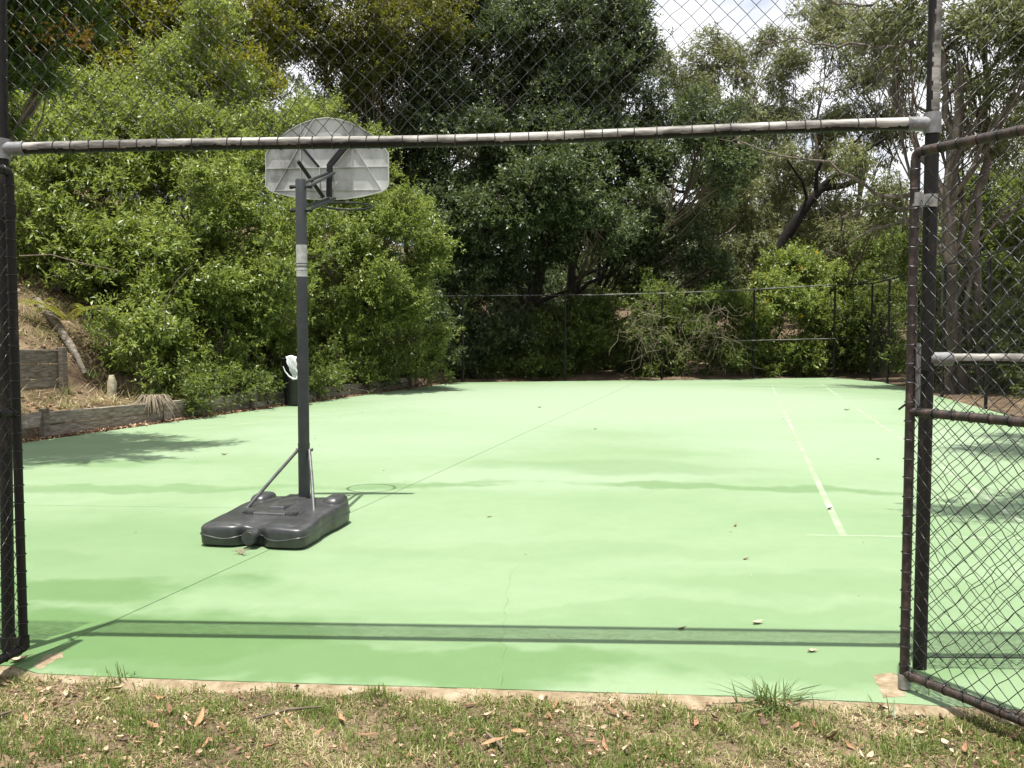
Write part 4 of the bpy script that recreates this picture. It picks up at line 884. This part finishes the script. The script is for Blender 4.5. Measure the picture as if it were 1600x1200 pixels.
# yellow flowers on the sunlit shrub
fl_ = [o for o in bpy.data.objects if o.get('label', '').startswith('sunlit shrub with yellow')][0]
P_ = []
for u, v in ((1197, 472), (1180, 497), (1248, 493), (1251, 418), (1276, 394)):
    for k in range(8): P_.append(np.array(D(u + random.gauss(0, 2.4), v + random.gauss(0, 2), 29.9 + random.uniform(0, .6))))
P_ = np.array(P_); n = len(P_); d_ = nrm(RNG.normal(size=(n, 3))); s_ = nrm(np.cross(d_, RNG.normal(size=(n, 3))))
np_mesh('flowers', leaf_array(P_, d_, s_, np.full(n, .065), np.full(n, .055), .1), 4, M['lf_yflower'], fl_, RNG.uniform(0, 1, n))
# --- flame tree, near left: trunk outside the picture, crown hangs in from the left edge
t, lb_ = plant('flame_tree', 'feathery flame tree with orange blossom hanging in at the top left corner', 'tree', Vector((-9.6, 11.5, 0)),
      [(-8.2, 11.5, 5.4, 1.0), (-7.0, 11.8, 5.9, .9), (-6.15, 11, 4.95, .5), (-5.75, 11.2, 5.15, .42), (-5.3, 11.4, 5.3, .32), (-6.1, 10.8, 4.45, .34), (-5.65, 11, 4.55, .26), (-6.0, 11, 5.5, .5), (-5.5, 11.2, 5.65, .4), (-6.2, 10.9, 3.9, .25), (-6.3, 11.3, 5.2, .6), (-7.4, 10.6, 4.6, .55), (-7.5, 11, 7.4, 1.3), (-5.9, 10.6, 7.0, .9), (-5.2, 10.0, 7.2, .7), (-6.1, 11.9, 6.4, .8), (-5.0, 11.1, 7.4, .7), (-6.6, 9.4, 7.3, .8), (-8.2, 9.8, 6.8, 1.2)],
      'lf_flame', .11, .030, lai=.85, tr=.2, world=True, n_leaf=16, twig=.36, clumps=12, clump_r=.36, hollow=.35, flat=.5)
P_, dd = [], []
for k in range(70):
    u, v = random.uniform(-10, 150), random.choice((random.gauss(42, 7), random.gauss(60, 9)))
    for q in range(9): P_.append(np.array(D(u, v, 11 + random.uniform(-.3, .8))) + np.random.normal(0, .035, 3))
P_ = np.array(P_); n = len(P_); d_ = nrm(RNG.normal(size=(n, 3)) + UPV * .3); s_ = nrm(np.cross(d_, RNG.normal(size=(n, 3))))
np_mesh('blossom', leaf_array(P_, d_, s_, np.full(n, .05), np.full(n, .035), .1), 4, M['lf_flower'], t, RNG.uniform(0, 1, n))
# --- overhanging tree right of the frame: only its shade falls into the picture
plant('gum_tree', 'gum tree beside the right fence, its overhanging boughs shading the court', 'tree', Vector((8.0, 9.5, 0)),
      [(7.5, 10.0, 8.6, 1.3), (6.5, 8.5, 8.2, 1.1), (4.4, 6.8, 7.6, .75), (3.6, 6.6, 7.4, .5), (5.9, 10.4, 8.0, .7), (6.3, 10.0, 8.2, .8), (7.6, 11.3, 8.2, .9), (6.9, 11.7, 8.3, .6), (8.5, 8.6, 9.2, 1.3)],
      'lf_gum', .15, .045, lai=.9, tr=.22, bark='gumbark', world=True, group='gum trees', **gk)
# --- far wood on the hill
lob = []
for k in range(60):
    a = random.uniform(-.55, .75); dd_ = random.uniform(56, 95); x = math.tan(a) * dd_; z = H(x, dd_)
    hh = random.uniform(4, 8.5) if a > .08 else random.uniform(6, 15)
    for q in range(3): lob.append(((x + random.gauss(0, 2), dd_ + random.gauss(0, 2), z + hh * (.35 + .3 * q)), random.uniform(1.8, 3.2)))
V, T, tw = foliage(lob, .5, .2, .55, n_leaf=7, twig=.8, clumps=10); COUNT[0] += len(T)
tag(np_mesh('woodland', V, 4, M['lf_far'], None, T), kind='stuff')

# --- dry vines tangled on the far fence
vn = thing('dry_vine', 'tangle of dry leafless vines hanging on the far fence', 'vine', D(1070, 590, 28.2))
mb = MB()
for k in range(85):
    u = random.choice((random.uniform(990, 1160), random.gauss(1120, 14), random.gauss(1010, 14))); v = random.uniform(468, 540); y = 28.05 + random.uniform(-.15, .12) + (u - 1050) * .005
    pts = [D(u, v, y)]; du = random.gauss(0, 6)
    for j in range(7):
        u += du + random.gauss(0, 7); v += random.uniform(-5, 18); du *= .8
        if v > 588: break
        pts.append(D(u, v, y + random.uniform(-.06, .06)))
    if len(pts) > 2: r0 = random.uniform(.0035, .009); mb.tube(pts, [r0 * (1 - .8 * i / len(pts)) for i in range(len(pts))], 4, cap=False)
build('stems', mb, M['dryvine'], vn)
V, T, _ = foliage([(D(1010, 475, 28.4), .55), (D(1060, 470, 28.5), .5), (D(1120, 465, 28.7), .45), (D(1090, 510, 28.5), .5), (D(1030, 540, 28.4), .45), (D(1140, 560, 28.7), .4), (D(1000, 510, 28.4), .4)], .09, .05, .55, n_leaf=8, twig=.22, clumps=8)
np_mesh('leaves', V, 4, M['lf_under'], vn, T)

# --- things on the left bank
def tuft(name, label, cat, base, n, ln, wd, leaf, tint=(.3, .9), lean=.6, group=None, droop=.5):
    base = Vector(base); V = []; T = []
    for k in range(n):
        a = random.uniform(0, 2 * math.pi); l_ = ln * random.uniform(.45, 1.1); d = Vector((math.cos(a), math.sin(a), 0)); le = random.uniform(.1, lean); s = Vector((-d.y, d.x, 0)) * wd * random.uniform(.6, 1.2) / 2
        p = base + Vector((random.gauss(0, 1), random.gauss(0, .7), 0)) * (.01 + ln * .16) + Vector((0, 0, -.01)); prev = None; seg = 4; tv_ = random.uniform(*tint)
        for j in range(seg + 1):
            t = j / seg; c = p + d * (l_ * le * t + l_ * droop * t * t * le) + Vector((0, 0, l_ * (t * (1 - .35 * le) - droop * t * t * .55 * le)))
            ww = s * (1 - t) ** .6 * (1 if j else .7) if j < seg else s * .05
            cur = (c - ww, c + ww)
            if prev: V += [prev[0], prev[1], cur[1], cur[0]]; T.append(tv_)
            prev = cur
    o = np_mesh(name, np.array([list(q) for q in V]) - np.array(base), 4, M[leaf], None, np.array(T)); o.location = base
    return tag(o, label, cat, group)
def bank(u, v, Y0):             # point of the ground seen at a pixel, found by marching the ray
    r = ray(u, v); t = Y0 / r.y
    for _ in range(400):
        p = Vector((r.x * t, r.y * t, EYE + r.z * t))
        if p.z <= H(p.x, p.y): break
        t += .04
    return p
tuft('grass_tuft', 'long-bladed grass clump on the bank above the low timber wall', 'grass tuft', bank(155, 530, 12), 60, .55, .02, 'weed', (.4, 1), .9)
tuft('grass_tuft', 'dry straw-coloured grass at the foot of the bank beside the pale stump', 'grass tuft', bank(200, 615, 12), 90, .4, .008, 'grass', (.6, 1), 1.0)
tuft('grass_tuft', 'wispy green grass between the planks of the taller timber wall', 'grass tuft', bank(100, 615, 12), 70, .35, .010, 'grass', (.2, .8), 1.0)
tuft('grass_tuft', 'pale dead grass on the upper bank left of the fern', 'grass tuft', bank(50, 500, 12), 90, .5, .010, 'grass', (.5, 1), 1.0)
tuft('grass_tuft', 'pale green grass clump under the tip of the fallen log', 'grass tuft', bank(140, 590, 12), 60, .32, .010, 'weed', (.5, 1), 1.0)
tuft('grass_tuft', 'straw grass clump hanging over the top of the low wall beside the dry brush', 'grass tuft', bank(150, 630, 12), 70, .30, .007, 'grass', (.55, 1), 1.3)
tuft('grass_tuft', 'green grass clump at the edge of the shrubs, right of the fern', 'grass tuft', bank(165, 560, 12), 60, .45, .014, 'weed', (.3, 1), 1.0)
tuft('grass_tuft', 'straw grass clump above the top plank of the taller timber wall', 'grass tuft', bank(60, 528, 12), 70, .32, .008, 'grass', (.5, .9), 1.1)
dr = thing('dry_brush', 'pale dry brush spilling over the low timber wall', 'brush', bank(228, 622, 13)); mb = MB()
c = D(236, 630, 15.0)
for k in range(150):
    a = random.uniform(0, 6.28); q = Vector((math.cos(a) * random.uniform(.05, .42) + .12, -.05 - random.random() * .25, random.uniform(-.02, .10))); mb.tube([c + Vector((q.x * .1, .1, .06)), c + q * .6 + Vector((0, 0, .10)), c + q + Vector((0, 0, -random.uniform(0, .22)))], [.006, .005, .003], 4, cap=False)
build('stems', mb, M['dryvine'], dr)
fern = thing('fern', 'yellow-green feathery fern on the bank by the fallen log', 'fern', bank(125, 500, 12)); c0 = bank(108, 520, 12) + Vector((.1, -.25, .1)); V = []; T = []
for k in range(15):
    a = random.uniform(0, 6.28); d = Vector((math.cos(a), math.sin(a) * .6 - .3, 0)).normalized(); ln = random.uniform(.5, .95); s = Vector((-d.y, d.x, 0))
    for j in range(2, 22):
        t = j / 22; p = c0 + d * ln * t + Vector((0, 0, .42 * ln * math.sin(t * 2.2) + .1)); l2 = .16 * (1 - t) + .02
        for sg in (-1, 1):
            q = p + s * sg * l2 - Vector((0, 0, .03)); V += [p - d * .012, (p + q) / 2 - d * .012, q, (p + q) / 2 + d * .016]; T.append(random.uniform(.3, 1))
np_mesh('fronds', np.array([list(q) for q in V]), 4, M['lf_yel'], fern, np.array(T))
lg = MB().tube([bank(58, 478, 12) + Vector((0, 0, .1)), bank(88, 515, 12) + Vector((0, 0, .12)), bank(112, 550, 12) + Vector((0, 0, .08)), bank(132, 588, 12) + Vector((0, 0, .05))], [.07, .075, .07, .05], 9)
tag(build('fallen_log', lg, M['wood'], None, 0, bank(88, 515, 12)), 'grey fallen log lying down the bank at the end of the taller timber wall', 'log')
mb = MB(); p = bank(175, 622, 12); mb.tube([p - Vector((0, 0, .05)), p + Vector((0, 0, .12)), p + Vector((.01, 0, .26)), p + Vector((0, 0, .4))], [.09, .075, .08, .04], 9)
tag(build('stump', mb, M['stone'], None, 0, p), 'short pale stump standing on the bank behind the low wall', 'stump')
for lab, pts, r_ in (('bare dry branch lying on the upper left bank', [(30, 400), (80, 398), (130, 412), (190, 424)], .014), ('thin pale stem curving up through the shrub beside the retaining wall', [(258, 520), (258, 470), (275, 440), (300, 415)], .012)):
    q = [D(u, v, 15.4) for u, v in pts]; o = build('dead_branch', MB().tube(q, [r_ * (1 - .15 * i) for i in range(4)], 6), M['twig'], None, 0, q[0]); tag(o, lab, 'branch')

# --- dry grass on the open part of the bank
n = 16000; t_ = RNG.uniform(-2, 5, n); d_ = RNG.uniform(.32, 5.5, n); P = np.stack([LE0.x + LD.x * t_ + LN.x * (d_ + .2), LE0.y + LD.y * t_ + LN.y * (d_ + .2)], -1)
k = (vnoise(P[:, 0], P[:, 1], 2.3, 8) + RNG.normal(0, .4, n)) > -.15; P = P[k]; n = len(P)
base_ = np.stack([P[:, 0], P[:, 1], height(P[:, 0], P[:, 1])], -1); a_ = RNG.uniform(0, 6.283, n); d = np.stack([np.cos(a_), np.sin(a_), RNG.uniform(-.1, 1.4, n)], -1); d = nrm(d); sd_ = nrm(np.cross(d, RNG.normal(size=(n, 3))))
ln_ = RNG.uniform(.08, .34, n); tag(np_mesh('dry_grass', leaf_array(base_, d, sd_, ln_, RNG.uniform(.006, .014, n), .1), 4, M['grass'], None, np.clip(RNG.normal(.74, .2, n), 0, 1)), kind='stuff')
# --- low growth covering the bank under the shrubs and the ground behind the far fence
gl = []
for k in range(420):
    t_, d_ = random.uniform(.5, 20), random.uniform(.7, 12); q = LE0 + LD * t_ + LN * d_
    if t_ < 4.5 and d_ < 4.6: continue
    r_ = random.uniform(.25, .5); gl.append(((q.x, q.y, H(q.x, q.y) + r_ * .35), r_))
for k in range(420):
    q = FE0 + FD * random.uniform(-6, 20) + FN * random.uniform(.7, 14); r_ = random.uniform(.25, .55); gl.append(((q.x, q.y, H(q.x, q.y) + r_ * .4), r_))
for k in range(120):
    q = RE0 + RD * random.uniform(-6, 14) + RN * random.uniform(1.2, 8); r_ = random.uniform(.25, .5); gl.append(((q.x, q.y, H(q.x, q.y) + r_ * .35), r_))
V, T, _ = foliage(gl, .12, .05, .55, n_leaf=8, twig=.25, clumps=6, clump_r=.5); COUNT[0] += len(T)
tag(np_mesh('ground_cover', V, 4, M['lf_under'], None, T), kind='stuff')
# --- house glimpsed above the bank
hb_ = D(160, 20, 36); hs = thing('house', 'grey house glimpsed behind the trees at the top left', 'house', (hb_.x, hb_.y, H(hb_.x, hb_.y)))
z0 = H(hb_.x, hb_.y); build('wall', MB().box((hb_.x, hb_.y + 3, z0 + 5), (4.2, 6, 10.4)), M['house'], hs)
mb = MB(); zt = z0 + 10.2; mb.prism([(hb_.x - 2.5, hb_.y - .5, zt), (hb_.x + 2.5, hb_.y - .5, zt), (hb_.x, hb_.y - .5, zt + 2)], (0, 1, 0), 7); build('roof', mb, M['roof'], hs)
wn = build('window', MB().box((hb_.x + 1.2, hb_.y - .03, z0 + 8), (1.4, .08, 1.3)), M['silver'], hs); build('pane', MB().box((hb_.x + 1.2, hb_.y - .08, z0 + 8), (1.2, .03, 1.1)), M['dark_glass'], wn)

# ------------------------------------------------------------------ lawn
n = 190000
gx = RNG.uniform(-3.2, 3.4, n); gy = RNG.uniform(2.5, 4.25, n); fy = front_y(gx)
patch = vnoise(gx, gy, 2.6, 4) + .6 * vnoise(gx, gy, 7.5, 9) + RNG.normal(0, .35, n)
edge = fy - gy
keep = (edge > .015 + .09 * np.clip(patch + .3, -.3, 1) * RNG.uniform(0, 1, n)) & ((patch > -.9) | (RNG.uniform(0, 1, n) < .5)) & ((vnoise(gx, gy, 5.5, 12) < .55) | (RNG.uniform(0, 1, n) < .35))
gx, gy, patch, edge = gx[keep], gy[keep], patch[keep], edge[keep]; n = len(gx)
dry = np.clip(.36 - .22 * patch + RNG.normal(0, .17, n) + .22 * np.exp(-edge / .12) + .20 * (vnoise(gx, gy, 4.3, 6) > .42), 0, 1)
a = RNG.uniform(0, 2 * np.pi, n); ln = RNG.uniform(.014, .05, n) * np.where(dry > .6, 1.2, 1); ln *= np.clip(.75 + .5 * vnoise(gx, gy, 11, 3) + .25 * vnoise(gx, gy, 27, 5), .35, 1.6); lean = np.where(dry > .58, RNG.uniform(.8, 1.6, n), RNG.uniform(.15, 1.1, n))
gz = height(gx, gy) - .002
base = np.stack([gx, gy, gz], -1); d = np.stack([np.cos(a), np.sin(a), np.zeros(n)], -1); s = np.stack([-np.sin(a), np.cos(a), np.zeros(n)], -1)
s *= (RNG.uniform(.0011, .0026, n))[:, None]
tip = base + d * (ln * np.sin(lean))[:, None] + UPV * (ln * np.maximum(.1, np.cos(lean)))[:, None]; midp = base * .45 + tip * .55 + UPV * (ln * .14)[:, None]
V = np.empty((n, 2, 4, 3)); V[:, 0, 0] = base - s; V[:, 0, 1] = base + s; V[:, 0, 2] = midp + s * .8; V[:, 0, 3] = midp - s * .8
V[:, 1, 0] = midp - s * .8; V[:, 1, 1] = midp + s * .8; V[:, 1, 2] = tip + s * .12; V[:, 1, 3] = tip - s * .12
tag(np_mesh('grass', V.reshape(-1, 3), 4, M['grass'], None, np.repeat(dry, 2)), kind='stuff')
# fine crumbs of dead leaf through the lawn and along the foot of the left wall
def litter(name, px, py, pz, size):
    n = len(px); P = np.stack([px, py, pz], -1); d = nrm(RNG.normal(size=(n, 3)) * np.array([1, 1, .25])); s = nrm(np.cross(d, UPV + RNG.normal(size=(n, 3)) * .5))
    ln = size * RNG.uniform(.4, 1.3, n); return tag(np_mesh(name, leaf_array(P, d, s, ln, ln * RNG.uniform(.3, .6, n), .25), 4, M['litter'], None, np.clip(RNG.normal(.55, .25, n), 0, 1)), kind='stuff')
n = 10000; lx = RNG.uniform(-3, 3.2, n); ly = RNG.uniform(2.5, 4.2, n); k = (ly < front_y(lx) - .03) & (vnoise(lx, ly, 3, 7) + RNG.normal(0, .4, n) > -.1); lx, ly = lx[k], ly[k]
litter('lawn_litter', lx, ly, height(lx, ly) + RNG.uniform(.006, .024, len(lx)), .024)
n = 90; lx = RNG.uniform(-5, 7, n); ly = RNG.uniform(4.2, 20, n); litter('court_litter', lx, ly, np.full(n, .004), .022)
n = 6000; t = RNG.uniform(-2, 15, n); d = np.abs(RNG.normal(0, .09, n)) + RNG.uniform(-.02, .05, n); P = np.array([list(LE0 + LD * a_ + LN * (.20 - b_)) for a_, b_ in zip(t, d)])
litter('edge_litter', P[:, 0], P[:, 1], np.where(d > .19, .008, np.maximum(height(P[:, 0], P[:, 1]), 0) + .012), .06)
n = 14000; t = RNG.uniform(-3, 15, n); d = RNG.uniform(.3, 6, n); P = np.array([list(LE0 + LD * a_ + LN * (b_ + .15)) for a_, b_ in zip(t, d)])
litter('bank_litter', P[:, 0], P[:, 1], height(P[:, 0], P[:, 1]) + .02, .09)

# individual fallen leaves
def leaf_mesh(name, ln, wd, curl, m, seed):
    rg = random.Random(seed); mb = MB(); n = 7; vs = []
    for i in range(n + 1):
        t = i / n; ww = wd * math.sin(math.pi * min(1, t * .95 + .03)) ** .7 * .5; x = (t - .5) * ln; z = curl * ln * ((t - .5) ** 2) * 2 + rg.uniform(0, .002); y = .12 * ln * math.sin(t * 2.5) + 0
        vs += [(x, y - ww, z + ww * .5 * (1 + curl)), (x, y, z), (x, y + ww, z + ww * .45 * (1 + curl))]
    fs = []
    for i in range(n): fs += [(3 * i, 3 * i + 3, 3 * i + 4, 3 * i + 1), (3 * i + 1, 3 * i + 4, 3 * i + 5, 3 * i + 2)]
    mb.add(vs, fs, True); st_ = Vector((ln * .5, vs[-2][1], vs[-2][2])); mb.tube([st_, st_ + Vector((ln * .2, .002, .002))], .0011, 4)
    me = bpy.data.meshes.new(name); me.from_pydata(mb.v, [], mb.f); me.polygons.foreach_set('use_smooth', mb.sm); me.materials.append(m); return me
LM = [leaf_mesh('fallen_leaf', .06, .02, .3, M['deadleaf'], 1), leaf_mesh('fallen_leaf', .05, .026, .45, M['paleleaf'], 2), leaf_mesh('fallen_leaf', .075, .017, .2, M['deadleaf'], 3), leaf_mesh('fallen_leaf', .045, .024, .5, M['paleleaf'], 4), leaf_mesh('fallen_leaf', .05, .022, .5, M['darkleaf'], 5)]
def put_leaf(me, p, rz, tilt, sc, label, group=None):
    o = link('fallen_leaf', me, None, p); o.rotation_euler = (random.gauss(0, tilt), random.gauss(0, tilt), rz); o.scale = (sc, sc, sc); return tag(o, label, 'leaf', group)
def leaf_label(sz, k, u):
    look = ('brown leaf', 'pale curled leaf', 'narrow brown leaf', 'pale broad leaf', 'dark brown leaf')[k]
    where = ('at the left end of the lawn', 'in the lawn left of the middle', 'in the lawn right of the middle', 'in the lawn by the right gate')[min(3, int(u / 400))]
    return f'{sz} {look} lying {where}'
seen = ((185, 1095, 1), (113, 1100, 3), (262, 1130, 0), (575, 1165, 2), (522, 1165, 4), (735, 1118, 2), (762, 1137, 1), (815, 1092, 3), (870, 1122, 0), (810, 1165, 0), (1085, 1148, 0), (955, 1128, 2), (105, 1098, 3), (535, 1138, 0), (310, 1140, 2), (1440, 1170, 1), (1495, 1158, 3), (1510, 1190, 0), (240, 1155, 0), (770, 1185, 2), (980, 1192, 1), (1190, 1148, 4), (1300, 1172, 0), (1340, 1140, 1), (1375, 1120, 0), (60, 1180, 2), (420, 1185, 0))
for u, v, k in seen:
    p = G(u, v, -.05); p.z = H(p.x, p.y) + .018; put_leaf(LM[k], p, random.uniform(0, 6.3), .35, random.uniform(.85, 1.25), leaf_label('larger', k, u), 'fallen leaves in the lawn')
for k in range(75):
    u, v = random.uniform(0, 1600), random.uniform(1092, 1199); p = G(u, v, -.05); p.z = H(p.x, p.y) + .014
    if p.y < front_y(p.x) - .05: k = random.randrange(5); put_leaf(LM[k], p, random.uniform(0, 6.3), .4, random.uniform(.5, .9), leaf_label('small', k, u), 'fallen leaves in the lawn')
for (u, v, k, sc, rz, lab) in ((1184, 975, 3, 1.3, .25, 'pale flat leaf on the court just beyond the fence shadow'), (1269, 1019, 1, 1.0, .1, 'pale curled leaf with a dark end on the court before the fence shadow'), (1066, 984, 4, .9, .3, 'dark curled leaf lying on the shadow line of the fence'),
                               (1166, 874, 0, .9, .5, 'small tan leaf on the court, beyond the fence shadow'), (1150, 822, 0, 1.0, 1.1, 'small brown leaf left of the end of the white line'), (1297, 796, 4, 1.3, .5, 'dark leaf touching the white court line'), (843, 637, 4, 1.6, .2, 'lone dark leaf far out on the middle of the court'), (930, 671, 4, 1.0, .2, 'dark speck of leaf near the seam at mid court'),
                               (1323, 641, 0, 2.2, .1, 'brown leaf between the two white lines far down the court'), (350, 711, 4, 1.4, .2, 'dark leaf left of the hoop pole'), (1372, 718, 4, 1.2, .3, 'dark leaf by the right court line'), (765, 808, 0, .8, .4, 'tiny orange leaf right of the hoop base'), (30, 1034, 1, 1.6, .4, 'pale leaf under the left gate post')):
    p = G(u, v, .001); put_leaf(LM[k], p, rz, .05, sc, lab)
# dry sprig at the hoop base
p = G(377, 866, .003); mb = MB()
for k in range(9):
    a = random.uniform(0, 6.28); e = p + Vector((.07 * math.cos(a), .05 * math.sin(a), random.uniform(.005, .045))); mb.tube([p, p.lerp(e, .5) + Vector((0, 0, .012)), e], [.0035, .003, .0015], 4)
tag(build('dry_sprig', mb, M['dryvine'], None, 0, p), 'dry straw sprig lying against the hoop base', 'sprig')
# weeds along the edge
for u, v, n, ln, wd, lab in ((1205, 1112, 80, .17, .0095, 'broad-bladed weed clump at the slab edge, left of the right gate'), (185, 1076, 70, .10, .009, 'low broad-bladed weed clump at the slab edge near the left gate'), (1425, 1105, 44, .13, .007, 'long grass clump under the foot of the right gate'), (1385, 1135, 44, .12, .008, 'coarse grass clump in front of the right gate'), (885, 1083, 24, .085, .0035, 'wispy grass blades standing against the middle of the slab edge'), (1020, 1088, 12, .075, .003, 'thin grass blades at the slab edge left of the big weed'), (1115, 1092, 10, .07, .003, 'sparse grass blades close to the big weed'), (416, 1066, 8, .05, .003, 'small dark grass blades at the left part of the slab edge'), (1290, 1120, 20, .1, .007, 'green grass clump right of the big weed'), (1440, 1190, 20, .1, .009, 'coarse grass clump at the bottom right corner')):
    p = G(u, v, -.05); p.z = H(p.x, p.y); tuft('grass_tuft', lab, 'grass tuft', p, n, ln, wd, 'weed', (.35, 1), 1.35, 'weeds at the slab edge', .75)
for lab, pts in (('short grey stick lying in the lawn at the bottom centre', [(760, 1168), (775, 1182), (785, 1192)]), ('thin brown twig lying in the lawn left of the centre', [(400, 1140), (450, 1128), (505, 1120)]), ('dark stick at the left edge of the lawn', [(-5, 1138), (8, 1134), (20, 1130)])):
    q = []
    for u, v in pts:
        p = G(u, v, -.05); p.z = H(p.x, p.y) + .02; q.append(p)
    tag(build('stick', MB().tube(q, [.005, .006, .004], 6), M['twig'], None, 0, q[0]), lab, 'stick')
import sys
print('leaves', COUNT[0], 'tris', sum(sum(len(p.vertices) - 2 for p in o.data.polygons) for o in bpy.data.objects if o.type == 'MESH') if '--count' in sys.argv else '')
